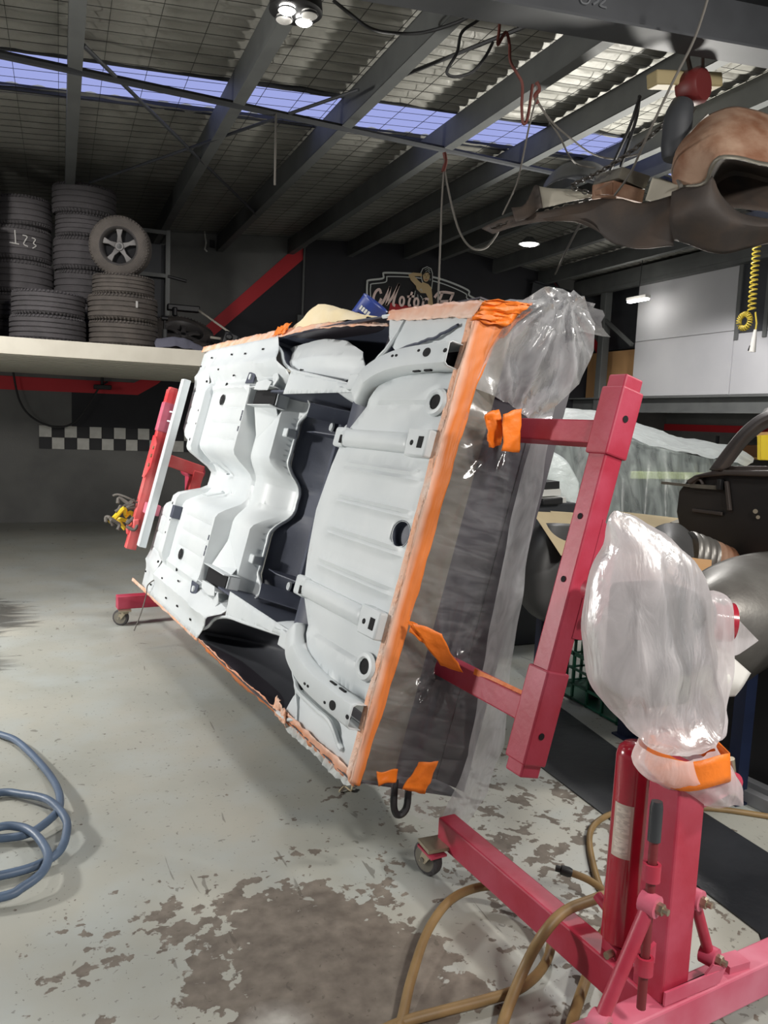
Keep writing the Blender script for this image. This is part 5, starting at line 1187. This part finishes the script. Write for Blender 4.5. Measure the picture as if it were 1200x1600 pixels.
hp('apron', [[(3.099,4.9,3.045), (3.206,4.75,3.061), (3.281,4.6,3.063), (3.394,4.45,3.127), (3.484,4.3,3.073), (3.565,4.1,3.089)],
             [(3.12,4.85,3.028), (3.226,4.7,3.027), (3.328,4.55,2.992), (3.422,4.4,2.957), (3.466,4.2,2.921), (3.506,4,2.885)],
             [(3.233,4.6,3.011), (3.304,4.55,2.973), (3.377,4.5,2.889), (3.409,4.4,2.821), (3.43,4.2,2.767), (3.519,4,2.757)]], M['dark_metal'], 22, 6)
hp('far_fender', [[(3.516,5.5,3.498), (3.547,5.45,3.576), (3.614,5.4,3.64), (3.725,5.35,3.667), (3.838,5.3,3.657), (3.938,5.25,3.593), (3.956,5.2,3.497)],
                  [(3.316,5.2,3.361), (3.341,5.1,3.385), (3.415,5.05,3.415), (3.49,5,3.422), (3.603,5,3.421), (3.719,5,3.403), (3.797,5,3.369)]], M['steel_dark'], 20, 6)
hp('far_fender_flange', [[(3.244,5.15,3.356), (3.317,5.1,3.337), (3.449,5.05,3.339), (3.575,4.95,3.306)], [(3.219,5.05,3.177), (3.315,5,3.201), (3.441,4.95,3.243), (3.556,4.92,3.274)]], M['cream'], 12, 4)
hp('apron_edge', [[(3.064,5.2,3.189), (3.11,5.1,3.195), (3.211,5.15,3.356), (3.219,5.1,3.336)], [(3.038,5.1,3.074), (3.112,5.05,3.096), (3.198,5.05,3.17), (3.211,5.02,3.165)]], M['dark_metal'], 12, 4)
hp('splash_pan', [[(2.928,5.4,3.067), (3.044,5.25,3.13), (3.211,5,3.142), (3.392,4.8,3.183), (3.507,4.6,3.195)], [(2.973,5.3,3.016), (3.097,5.15,3.061), (3.237,4.95,3.069), (3.339,4.75,3.053), (3.5,4.55,3.132)]], M['dark_metal'], 16, 4)
def hbx(name, quad, d, m): 
    return fin(MB().prism(quad, d), name, m, hc, smooth=False, bevel=.006)
hbx('radiator_support', [(3.476,4.5,3.356), (3.678,4.45,3.312), (3.639,4.45,3.22), (3.451,4.5,3.279)], (.05, .35, .05), M['cast_grey'])
hbx('battery_tray', [(3.411,4.5,3.26), (3.639,4.45,3.216), (3.626,4.45,3.131), (3.415,4.5,3.163)], (.05, .3, .05), M['rust'])
hp('cream_bracket', [[(3.649,4.4,3.283), (3.677,4.3,3.241), (3.708,4.2,3.193)], [(3.604,4.38,3.189), (3.641,4.28,3.162), (3.665,4.18,3.122)], [(3.572,4.36,3.123), (3.604,4.26,3.088), (3.643,4.16,3.063)]], M['cream'], 12, 5)
hbx('lamp_bracket', [(3.314,4.5,3.185), (3.412,4.5,3.248), (3.415,4.5,3.167), (3.327,4.5,3.154)], (.02, .1, .02), M['rust'])
fin(MB().tube([(3.355,3.79,3.038), (3.43,3.95,3.164), (3.437,3.94,3.288), (3.478,3.88,3.386), (3.557,3.84,3.482)], .012, 6), 'bead', M['bare_metal'], hc)
# chain hoist
ho = empty('chain_hoist', (3.582,4,3.705)); tag(ho, 'red chain hoist with a dark chain sack under the roof beam', 'hoist')
hX = Matrix.Translation((3.572,4,3.699))
fin(MB().lathe([(.001, -.07), (.09, -.07), (.105, -.05), (.105, .05), (.09, .07), (.001, .07)], 24, hX @ Matrix.Rotation(pi / 2, 4, 'X') @ Matrix.Rotation(.3, 4, 'Y')), 'drum', M['hoist_red'], ho)
fin(MB().bar((3.297,4.05,3.708), (3.8,4.05,3.791), .10, .085), 'motor', mat('motor_cream', srgb(150, 136, 100), .6), ho, bevel=.01)
fin(MB().tube(smooth_path([(3.508,4,3.599), (3.479,4,3.501), (3.473,4,3.333), (3.466,4,3.257)], 4), [.06, .07, .075, .08, .085, .085, .085, .085, .085, .08, .075, .07, .06][:13], 14), 'chain_sack', M['steel_dark'], ho)
fin(MB().tube([(3.489,3.95,3.578), (3.479,3.95,3.533), (3.53,3.95,3.52), (3.555,3.95,3.561)], .010, 6), 'hook', M['chain'], ho)
fin(MB().tube([(3.55,4,3.769), (3.422,3.9,3.8), (3.3,3.75,3.799)], .014, 6).tube([(3.639,4,3.779), (3.391,3.75,3.818)], .010, 6), 'suspension', M['chain'], ho)
def chain(name, a, b, label, link=.045, sag=.0, r=.006):
    a = Vector(a); b = Vector(b); n = max(3, int((b - a).length / (link * .78)))
    root = empty(name, (a + b) / 2); tag(root, label, 'chain')
    pts = [a.lerp(b, i / n) - Vector((0, 0, sag * 4 * (i / n) * (1 - i / n))) for i in range(n + 1)]
    mb = MB()
    for i in range(n):
        c = (pts[i] + pts[i + 1]) / 2; d = (pts[i + 1] - pts[i]).normalized(); s = d.cross(Vector((0, 0, 1))).normalized(); t = d.cross(s)
        q = s if i % 2 else t
        mb.tube([c + d * (link / 2 * cos(an)) + q * (link * .30 * sin(an)) for an in [2 * pi * k / 8 for k in range(8)]], r, 5, closed=True)
    o = fin(mb, 'chain_links', M['chain'], root); o['kind'] = 'stuff'
chain('lifting_chain', (3.439,4,3.512), (3.36,4.9,3.324), 'rusty chain running from the hoist down to the far fender', sag=.05)
chain('lifting_chain', (3.56,4.85,3.254), (2.959,5.3,3.056), 'rusty chain lying along the slung apron', sag=.0)
chain('lifting_chain', (3.361,4.9,3.307), (3.521,4.8,3.258), 'short rusty chain across the far fender flange', sag=.01)
# ropes and cables in the roof
def cab(name, pts, r, m, label, cat='cable'):
    return hose(name, pts, r, m, label, cat)
cab('rope', [(3.045,3.35,3.817), (3.019,3.4,3.618), (2.984,3.5,3.429), (3.007,3.7,3.22), (3.153,4,3.134), (3.278,4.3,3.095)], .007, M['rope'], 'grey rope slanting down past the red hoist', 'rope')
cab('rope', [(2.986,6.2,3.831), (2.973,6.2,3.531), (2.978,6.2,3.01), (2.982,6.2,2.614)], .008, M['rope'], 'straight grey cord hanging in front of the lettered sign', 'rope')
cab('cable_loop', [(2.991,6.2,3.842), (2.98,6.2,3.728), (3.048,6.2,3.49), (3.147,6.2,3.242), (3.266,6.2,3.118), (3.404,6.2,3.124), (3.51,6.2,3.245), (3.548,6.2,3.346)], .009, M['rope'], 'grey cable hanging in a loose loop above the sign')
cab('cable_hook', [(2.973,6.2,3.849), (2.989,6.2,3.78), (2.97,6.2,3.695)], .016, M['cable_red'], 'red hook that the straight cord hangs from', 'hook')
cab('cable_loop', [(2.265,4.3,4.135), (2.267,4.3,4.033), (2.249,4.3,3.932), (2.138,4.3,3.832), (2.112,4.3,3.716), (2.053,4.3,3.6), (2.112,4.3,3.584), (2.217,4.3,3.632), (2.292,4.3,3.724), (2.341,4.3,3.819)], .009, M['cable_dark'], 'black cable looped over the brace rod')
cab('air_line', [(2.379,4.3,4.009), (2.378,4.3,3.9), (2.375,4.3,3.812), (2.422,4.3,3.892), (2.452,4.3,3.828), (2.463,4.3,3.741), (2.515,4.3,3.68), (2.554,4.3,3.626), (2.559,4.3,3.508), (2.574,4.3,3.412), (2.603,4.3,3.443), (2.625,4.3,3.64)], .009, M['cable_red'], 'red-brown cable knotted down the purlin')
cab('sling', [(2.713,4.4,3.7), (2.727,4.4,3.628), (2.712,4.4,3.588), (2.799,4.6,3.515), (2.882,4.8,3.365), (2.967,5,3.283), (2.987,5.2,3.134)], .006, M['rope'], 'long thin sling dropping from the red hook to the apron edge', 'sling')
cab('sling', [(2.729,4.4,3.599), (2.875,4.5,3.555), (3.041,4.6,3.497), (3.261,4.8,3.467), (3.483,5,3.501), (3.624,5,3.505)], .006, M['rope'], 'thin sling curving from the red hook to the far fender', 'sling')
cab('sling', [(2.72,4.4,3.597), (2.905,4.5,3.541), (3.115,4.6,3.509), (3.444,4.8,3.518), (3.712,4.9,3.554), (3.936,4.9,3.626)], .006, M['rope'], 'thin sling sagging from the red hook across the skylight', 'sling')
cab('sling_hook', [(2.712,4.4,3.707), (2.734,4.4,3.667), (2.709,4.4,3.625), (2.731,4.4,3.584)], .013, M['cable_red'], 'red sling hook hung on the purlin edge', 'hook')
cab('strop', [(3.499,4.4,3.772), (3.518,4.5,3.628), (3.584,4.7,3.512), (3.667,4.9,3.428)], .011, M['cable_dark'], 'dark lifting strop on the fender side of the grey rope', 'sling')
cab('strop', [(3.494,4.4,3.771), (3.565,4.5,3.697), (3.604,4.6,3.592), (3.696,4.8,3.472)], .011, M['cable_dark'], 'dark lifting strop beside its twin, nearer the hoist', 'sling')
cab('drop_rod', [(1.535,6.2,3.916), (1.537,6.2,3.654), (1.539,6.2,3.376)], .008, M['rope'], 'thin steel rod dropping from the brace above the mezzanine', 'rod')
cab('power_lead', [(1.423,4.5,3.929), (1.519,4.5,3.884), (1.658,4.5,3.828), (1.857,4.6,3.888), (1.999,4.5,3.884), (2.146,4.3,3.902), (2.2,4.2,3.946)], .010, M['cable_dark'], 'black lead strung across the roof beside the floodlight')
cab('brace_wire', [(4.974,7,3.774), (5.842,8.5,3.853), (7.007,10.5,3.95)], .014, M['rope'], 'pale stay wire running to the far corner of the black wall', 'wire')
sp = empty('speaker', (3.376,9.5,4.479)); tag(sp, 'small pale sensor box fixed to a purlin above the mezzanine', 'sensor'); MB().box((0, 0, 0), (.12, .10, .12), Matrix.Rotation(.5, 3, 'Y')).build('case', M['cream'], sp, bevel=.01); MB().box((-.04, -.06, 0), (.05, .03, .07), Matrix.Rotation(.5, 3, 'Y')).build('lens', M['black'], sp)
# coiled yellow air line with its blow gun
cy_ = empty('coiled_air_line', (6,5.704,3.043)); tag(cy_, 'yellow coiled air line with a pale blow gun, hung before the panelled wall', 'hose')
mb = MB(); a = Vector((6,5.712,3.421)); b = Vector((6,5.702,2.773)); nt_ = 15
mb.tube([a.lerp(b, i / (nt_ * 10)) + Vector((.0, .032 * cos(2 * pi * i / 10), .0)) + Vector((.032 * sin(2 * pi * i / 10), 0, 0)) for i in range(nt_ * 10)], .008, 6)
fin(mb, 'coil', M['yellow_hose'], cy_)
mb = MB(); c0 = Vector((6,5.774,2.686)); n_ = 20
pts = []
for i in range(n_ * 10):
    th_ = -.4 + 2 * pi * .92 * i / (n_ * 10); rad = .066 + .022 * cos(2 * pi * i / 10)
    pts.append(c0 + Vector((.022 * sin(2 * pi * i / 10), rad * cos(th_), rad * sin(th_))))
mb.tube(pts, .006, 6); fin(mb, 'bunched_coil', M['yellow_hose'], cy_)
fin(MB().tube([(6,5.655,2.757), (6,5.629,2.654), (6,5.634,2.579)], .008, 6), 'tail', M['yellow_hose'], cy_)
fin(MB().tube([(6,5.636,2.597), (6,5.642,2.521), (6,5.649,2.392)], [.014, .022, .030], 12), 'blow_gun', M['white_plastic'], cy_)
fin(MB().tube([(5.98,5.66,2.45), (5.98,5.677,2.404)], .008, 6), 'trigger', M['black'], cy_)

# ------------------------------------------------------------------ parts bench on blue legs with old sheet metal on it
bn = empty('parts_bench', (3.0, 3.3, 0)); tag(bn, 'blue steel bench carrying old fenders behind the red stand', 'bench')
bleg = None
for (x, y) in ((2.76, 4.02), (2.76, 2.46), (3.6, 4.02), (3.6, 2.46), (2.76, 3.2)):
    b = bn.location
    if bleg is None: bleg = MB().bx((-.03, -.03, 0), (.03, .03, .78)).bx((-.05, -.05, 0), (.05, .05, .01)).build('leg', M['blue_steel'], bn, smooth=False); o = bleg
    else: o = child_copy(bleg, 'leg', bn)
    o.location = (x - b.x, y - b.y, 0)
fin(MB().bx((2.72, 1.9, .78), (2.80, 4.1, .86)).bx((3.56, 1.9, .78), (3.64, 4.1, .86)).bx((2.72, 4.02, .78), (3.64, 4.1, .86)), 'frame_beam', M['blue_steel'], bn, smooth=False)
fin(MB().bx((2.74, 1.9, .86), (3.66, 4.1, .885)), 'bench_top', M['wood'], bn, smooth=False)
fin(MB().bx((3.16, 1.9, .22), (3.62, 2.9, .24)), 'lower_shelf', M['steel_dark'], bn, smooth=False)
# black sheet put in for the darkness under the bench
o = MB().prism([(2.98, 1.2, .005), (2.98, 3.35, .005), (3.12, 3.35, .74), (3.12, 1.2, .74)], (.01, 0, 0)).build('under_bench_dark', M['black'], smooth=False); tag(o, 'added black sheet standing in for the darkness under the blue bench', 'board')
o = MB().box((2.95, 2.62, .735), (.12, .26, .09)).build('box', M['board'], smooth=False, bevel=.004); tag(o, 'small pale box tucked just under the bench top', 'box')

def shell(name, curves, m, label, cat='car part', nu=22, sub=6, solid=.005, amp=.0):
    o = MB().loft(curves, nu, sub)
    if amp: o.v = [tuple(wob(p, 8, amp)) for p in o.v]
    o = o.build(name, m, None, solid=solid); tag(o, label, cat); return o
# rounded dark fender
fd = shell('fender', [[(2.754,4.15,0.991), (2.609,4.1,0.888), (2.537,4.05,0.76), (2.539,4,0.613), (2.601,3.95,0.503), (2.676,3.9,0.452)],
                 [(2.674,3.95,1.035), (2.563,3.85,0.929), (2.515,3.8,0.789), (2.521,3.78,0.643), (2.564,3.76,0.54), (2.626,3.75,0.493)],
                 [(2.775,3.9,1.041), (2.714,3.8,0.934), (2.69,3.75,0.793), (2.696,3.74,0.644), (2.721,3.74,0.548), (2.752,3.74,0.496)],
                 [(3.086,4,1.008), (3.08,3.95,0.863), (3.06,3.9,0.712), (3.058,3.9,0.571), (3.037,3.9,0.492), (3.012,3.9,0.441)]], M['fender_dark'], 'rounded dark grey fender under the cardboard on the blue bench')
# cardboard sheets
cb1 = MB().prism([(2.621,4,1.095), (3.011,4.15,1.066), (2.864,3.85,0.923), (2.646,3.62,0.899), (2.574,3.62,0.901)], (.0, .008, .006)).build('cardboard_sheet', M['board'], smooth=False)
tag(cb1, 'tan cardboard flap folded down over the dark fender', 'cardboard')
cb2 = MB().prism([(2.885,4.2,1.073), (3.181,4.3,1.047), (2.933,3.95,0.965), (2.871,3.95,0.978)], (.0, .006, .006)).build('cardboard_sheet', M['board'], smooth=False); tag(cb2, 'narrow tan cardboard strip lying behind the folded flap', 'cardboard')
cb3 = MB().prism([(3.467,4.3,1.058), (3.961,4.2,1.015), (3.504,3.9,0.993), (3.184,3.7,0.987), (3.046,3.8,1.063)], (.0, .006, .008)).build('cardboard_sheet', M['board'], smooth=False); tag(cb3, 'tan cardboard sheet lying flat below the plastic-covered car', 'cardboard')
tr = MB().bar((3.613,3.9,1.032), (3.877,3.95,1.091), .05, .012).build('trim_strip', M['cast_grey'], smooth=False); tag(tr, 'pale metal trim strip pointing at the black car body', 'trim')
# dark headlamp pod and ribbed drum
shell('fender_nose', [[(2.844,3.3,1.012), (2.901,3.3,1.08), (3.005,3.3,1.12), (3.102,3.3,1.112), (3.178,3.3,1.069)],
                      [(2.718,3.1,0.982), (2.771,3.1,1.052), (2.849,3.1,1.09), (2.933,3.1,1.082), (3.009,3.1,1.041)],
                      [(2.739,2.98,0.923), (2.771,2.98,0.995), (2.816,2.98,1.026), (2.866,2.98,1.012), (2.912,2.98,0.966)]], M['fender_dark'], 'dark curved panel end lying against the ribbed drum')
dr = empty('ribbed_drum', (3.238,3.2,0.958)); tag(dr, 'ribbed bare metal drum, half of it rusted brown, lying below the black car body', 'drum')
axp = [Vector((3.069,3.2,0.962)), Vector((3.131,3.18,0.95)), Vector((3.202,3.16,0.931)), Vector((3.273,3.14,0.912)), Vector((3.354,3.12,0.892))]
P = resample(smooth_path(axp, 6), 60); 
def drum_part(i0, i1, name, m):
    pts = P[i0:i1 + 1]; rs = [(.130 - .0006 * k) + .006 * abs(sin(k * pi / 7)) - (0.045 * sstep(46, 60, k)) for k in range(i0, i1 + 1)]
    return fin(MB().tube(pts, rs, 28), name, m, dr)
drum_part(0, 24, 'bare_section', M['bare_metal']); drum_part(24, 60, 'rusted_section', M['rust'])
# big bare fender nearest the bag
shell('fender', [[(2.505,2.55,1.001), (2.637,2.6,1.029), (2.834,2.65,1.058), (3.085,2.7,1.067), (3.398,2.75,1.058)],
                 [(2.36,2.4,0.958), (2.443,2.4,0.994), (2.578,2.4,1.015), (2.779,2.42,1.017), (3.044,2.45,1.002)],
                 [(2.31,2.32,0.837), (2.373,2.28,0.856), (2.484,2.26,0.868), (2.637,2.26,0.872), (2.858,2.28,0.867)],
                 [(2.407,2.36,0.674), (2.469,2.32,0.668), (2.57,2.3,0.658), (2.687,2.3,0.697), (2.922,2.32,0.756)],
                 [(2.611,2.5,0.557), (2.706,2.5,0.525), (2.8,2.5,0.517), (2.907,2.5,0.575), (3.153,2.5,0.661)]], M['bare_metal'], 'big bare-metal fender with brushed patches beside the bagged gearbox', nu=26)
o = MB().prism([(2.81,2.9,0.983), (2.858,2.9,0.976), (2.949,2.9,0.967), (2.847,2.85,0.929), (2.801,2.85,0.915)], (.05, .05, .02)).build('wood_block', M['wood'], smooth=False, bevel=.004); tag(o, 'brown wooden block wedged between the drum and the bare fender', 'block')

# black car body shell raised behind the bench
cbx = empty('black_car_body', (3.4, 3.0, .9)); tag(cbx, 'black vintage car body with a door opening and brown window frame', 'car body')
def cX(name, pts, d, m, bevel=.01):
    return fin(MB().prism(pts, (d, 0, 0)), name, m, cbx, smooth=False, bevel=bevel)
cX('side_panel', [(3.35,3.603,1.144), (3.35,3.597,1.266), (3.35,3.543,1.33), (3.35,3.448,1.368), (3.35,3.272,1.392), (3.35,2.826,1.421), (3.35,2.768,0.928), (3.35,3.128,0.925), (3.35,3.317,0.992), (3.35,3.559,1.036)], .05, M['cab_black'])
cX('waist_rail', [(3.31,3.51,1.333), (3.31,3.441,1.375), (3.31,3.29,1.415), (3.31,2.795,1.447), (3.31,2.791,1.413), (3.31,3.232,1.388), (3.31,3.406,1.363), (3.31,3.479,1.317)], .12, M['cab_brown'])
cX('waist_rail_top', [(3.36,3.376,1.406), (3.36,3.324,1.434), (3.36,2.84,1.467), (3.36,2.837,1.442)], .10, M['cab_brown'], .004)
fin(MB().loft([[(3.34,3.356,1.407), (3.36,3.296,1.507), (3.38,3.237,1.6), (3.4,3.178,1.671), (3.42,3.118,1.719), (3.44,3.038,1.747), (3.46,2.923,1.768)],
               [(3.3,3.261,1.413), (3.32,3.211,1.496), (3.34,3.162,1.581), (3.36,3.108,1.644), (3.38,3.061,1.685), (3.4,2.995,1.713), (3.42,2.885,1.731)],
               [(3.36,3.259,1.428), (3.38,3.225,1.497), (3.4,3.183,1.568), (3.42,3.14,1.621), (3.44,3.1,1.657), (3.46,3.04,1.682), (3.48,2.932,1.701)]], 24, 5), 'window_frame', M['cab_brown'], cbx, solid=.02)
fin(MB().loft([[(3.42,3.118,1.719), (3.44,3.038,1.747), (3.46,2.814,1.774)], [(3.8,3.445,1.763), (3.8,3.338,1.792), (3.8,3.095,1.825)], [(4.4,3.987,1.767), (4.4,3.862,1.801), (4.4,3.581,1.845)]], 14, 5), 'roof', M['cab_brown'], cbx, solid=.01)
fin(MB().bar((3.34,3.463,1.172), (3.34,3.246,1.177), .014, .02).bar((3.34,3.236,1.357), (3.34,3.195,1.201), .02, .02), 'pressed_rib', M['cab_brown'], cbx, smooth=False, bevel=.004)
fin(MB().bar((3.33,3.718,1.307), (3.33,3.479,1.31), .012, .016).bar((3.33,3.479,1.31), (3.33,3.271,1.318), .016, .022), 'lock_rod', M['cast_grey'], cbx, smooth=False)
fin(MB().box((3.33,3.269,1.336), (.03, .03, .06)), 'rod_bracket', M['black'], cbx, bevel=.004)
fin(MB().tube(smooth_path([(3.33,3.465,1.319), (3.33,3.444,1.346), (3.33,3.415,1.348), (3.33,3.393,1.325)], 4), .008, 6), 'wire_ring', M['cab_brown'], cbx)
fin(MB().cyl((3.348,3.034,1.217), (3.34,3.027,1.218), .012).cyl((3.348,3.014,1.189), (3.34,3.007,1.19), .010), 'bolt', M['bolt'], cbx)
fin(MB().bx((3.40, 1.6, .86), (3.5, 3.75, 1.0)), 'sill', M['cab_black'], cbx, smooth=False)

# car under plastic
cv = empty('covered_car', (3.9, 6.0, 0)); tag(cv, 'car draped in pale plastic sheeting, waiting near the back wall', 'car')
fin(MB().loft([[(4.28,6.3,1.418), (4.554,6.3,1.62), (4.93,6.2,1.563), (5.479,6.1,1.422), (6.044,6,1.339), (6.393,6,1.261)], [(4.172,6.1,1.072), (4.377,6,1.142), (4.77,5.95,1.15), (5.329,5.9,1.148), (5.972,5.9,1.105), (6.311,5.9,1.075)], [(4.214,6.1,0.534), (4.427,6,0.546), (4.826,5.95,0.546), (5.393,5.9,0.543), (6.04,5.9,0.53), (6.38,5.9,0.523)]], 20, 5), 'car_side', M['steel_dark'], cv, solid=.01)
fin(MB().bar((4.841,5.82,1.209), (6.157,5.85,1.206), .03, .07), 'waist_trim', mat('pale_lime', srgb(196, 208, 150), .4), cv, smooth=False, bevel=.01)
top = [(4.335,6.6,1.606), (4.586,6.7,1.753), (4.939,6.8,1.806), (5.346,6.8,1.771), (5.69,6.7,1.679), (5.997,6.6,1.571), (6.344,6.5,1.531), (6.679,6.4,1.484), (6.747,6.3,1.402)]
sh_ = [(4.044,6.1,1.479), (4.132,6,1.589), (4.335,5.95,1.621), (4.655,5.9,1.575), (4.984,5.85,1.505), (5.284,5.8,1.444), (5.678,5.8,1.393), (6.071,5.8,1.352), (6.243,5.8,1.305)]
bk_ = [(x + .25, y + 1.5, z - .1) for x, y, z in top]
lo_ = [(x + .35, y + 1.9, .6) for x, y, z in top]
o = MB().loft([lo_, bk_, top, sh_], 48, 6); o.v = [tuple(wob(wob(p, 5, .03), 16, .012, 3)) for p in o.v]
fin(o, 'cover_top', M['film_white'], cv, angle=80)
hem = [(3.858,5.75,0.879), (3.988,5.7,0.8), (4.189,5.65,0.766), (4.494,5.6,0.746), (4.849,5.6,0.73), (5.134,5.55,0.722), (5.563,5.6,0.697), (5.935,5.6,0.765), (6.174,5.7,0.875)]
A_ = resample(smooth_path(sh_, 6), 120); B2 = resample(smooth_path(hem, 6), 120)
def skirt(a, b):
    i = round(a * 120); p = A_[i].lerp(B2[i], b)
    return p + Vector((0, -1, 0)) * (.06 * b * sin(i * .55 + 2 * noise.noise(Vector((i * .05, 0, 0)))) + .03 * noise.noise(Vector((i * .2, b * 2, 5))) - .02)
fin(MB().grid(skirt, 120, 14), 'cover_skirt', M['film_cover'], cv, angle=80)
fin(MB().loft([[(3.82,5.6,1.412), (3.903,5.5,1.339), (3.973,5.4,1.161)], [(3.689,5.5,1.256), (3.766,5.4,1.159), (3.903,5.3,0.986)], [(3.671,5.5,1.166), (3.749,5.4,1.054), (3.876,5.3,0.934)]], 14, 5), 'cover_fold', M['film_white'], cv, solid=.002)

# boxes on a low shelf seen past the film
sv = empty('white_box', (3.354,4.9,1.138)); tag(sv, 'white carton with a black lid, on top of its twin behind the cardboard', 'box')
fin(MB().prism([(3.253,4.9,1.147), (3.443,4.9,1.157), (3.447,4.9,1.11), (3.257,4.9,1.099)], (0, .2, 0)), 'carton', M['box_white'], sv, smooth=False); fin(MB().prism([(3.262,4.92,1.202), (3.441,4.92,1.213), (3.446,4.92,1.156), (3.267,4.92,1.145)], (0, .18, 0)), 'lid', M['black'], sv, smooth=False)
sv = empty('white_box', (3.328,4.85,1.039)); tag(sv, 'lower white carton with a black tool on it behind the cardboard', 'box')
fin(MB().prism([(3.203,4.85,1.086), (3.458,4.85,1.1), (3.478,4.85,0.991), (3.211,4.85,0.982)], (0, .25, 0)), 'carton', M['box_white'], sv, smooth=False); fin(MB().bar((3.215,4.8,1.073), (3.391,4.8,1.082), .03, .05), 'tool', M['black'], sv, bevel=.01)
o = MB().bx((3.0, 4.84, .0), (3.55, 5.24, 1.06)).build('tool_cabinet', M['steel_dark'], smooth=False, bevel=.01); tag(o, 'dark cabinet that the white cartons stand on', 'cabinet')
# green crate on the floor
cr = empty('milk_crate', (2.98, 3.62, 0)); tag(cr, 'green plastic lattice crate on the floor below the dark fender', 'crate')
def crate_side(p0, p1):
    p0 = Vector(p0); p1 = Vector(p1); mb = MB(); H = .29
    for z in (.012, .10, .19, .28): mb.bar(p0 + Vector((0, 0, z)), p1 + Vector((0, 0, z)), .014, .022 if z > .2 else .012)
    n = 6
    for i in range(n + 1): q = p0.lerp(p1, i / n); mb.bar(q, q + Vector((0, 0, H)), .014, .014, (1, 0, 0))
    return mb.build('lattice_side', M['crate_green'], cr, smooth=False)
cs = [(-.16, -.42, 0), (.16, -.42, 0), (.16, .42, 0), (-.16, .42, 0)]
for i in range(4): crate_side(cs[i], cs[(i + 1) % 4])
MB().bx((-.155, -.415, .004), (.155, .415, .012)).build('base', M['crate_green'], cr, smooth=False)
for i, (x, y, l_) in enumerate(((-.06, -.25, 'dark bottle standing at the near end inside the green crate'), (.05, -.1, 'dark bottle standing mid-row inside the green crate'), (-.04, .1, 'dark bottle standing towards the far end inside the green crate'))):
    o = MB().lathe([(.001, .014), (.036, .014), (.036, .15), (.014, .20), (.014, .25), (.001, .25)], 16).build('bottle', M['black'], smooth=True); o.location = (2.98 + x, 3.62 + y, 0); tag(o, l_, 'bottle')
# shelving with boxes at the far side, yellow cabinet
ss = empty('store_shelf', (10.0, 8.0, 0)); tag(ss, 'store shelf against the dark wall below the upper room', 'shelf')
fin(MB().bx((9.9, 6.0, .02), (10.5, 9.9, .06)).bx((9.9, 6.0, .82), (10.5, 9.9, .86)).bx((9.9, 6.0, 1.26), (10.5, 9.9, 1.30)), 'shelf_board', M['wood'], ss, smooth=False)
for y in (6.02, 8.0, 9.88): fin(MB().bx((9.9, y - .02, 0), (9.94, y + .02, 1.6)).bx((10.46, y - .02, 0), (10.5, y + .02, 1.6)), 'upright', M['steel_dark'], ss, smooth=False)
rnd = random.Random(11)
def sbox(y, z, w, h, m, label):
    o = MB().bx((9.95, y, z), (10.4, y + w, z + h)).build('box', M[m], smooth=False, bevel=.006); tag(o, label, 'box'); return o
sbox(9.05, 1.305, .55, .17, 'box_brown', 'wide brown carton on the top store shelf'); sbox(8.70, 1.305, .20, .14, 'box_white', 'small pale carton beside the wide brown one on the top store shelf'); sbox(8.35, 1.305, .22, .20, 'box_brown', 'squarish brown carton on the top store shelf near the window frame')
sbox(7.2, 1.305, .5, .16, 'board', 'long tan carton on the top store shelf seen through the window frame'); sbox(6.75, 1.305, .3, .12, 'cast_grey', 'flat grey carton on the top store shelf by the yellow cabinet'); sbox(7.5, .865, .4, .22, 'wood', 'tan carton on the middle store shelf'); sbox(6.9, .865, .4, .18, 'box_brown', 'brown carton on the middle store shelf')
yc = empty('yellow_cabinet', (6.5,5.879,1.56)); tag(yc, 'bright yellow steel cabinet seen through the window frame', 'cabinet')
fin(MB().prism([(6.5,5.918,1.623), (6.5,5.639,1.644), (6.5,5.608,1.385), (6.5,5.888,1.374)], (.4, 0, 0)), 'case', M['yellow'], yc, smooth=False, bevel=.006)
fin(MB().prism([(6.52,5.975,1.615), (6.5,5.918,1.623), (6.5,5.888,1.374), (6.52,5.947,1.378)], (.4, .0, 0)), 'side', M['yellow'], yc, smooth=False)
fin(MB().prism([(6.6,6.108,1.646), (6.6,5.692,1.677), (6.6,5.688,1.64), (6.6,6.104,1.607)], (.4, 0, 0)), 'tray', M['wood'], yc, smooth=False)
fin(MB().bx((6.5, 4.5, 0), (7.0, 5.4, 1.28)), 'pedestal', M['steel_dark'], yc, smooth=False)

bpy.context.view_layer.update()
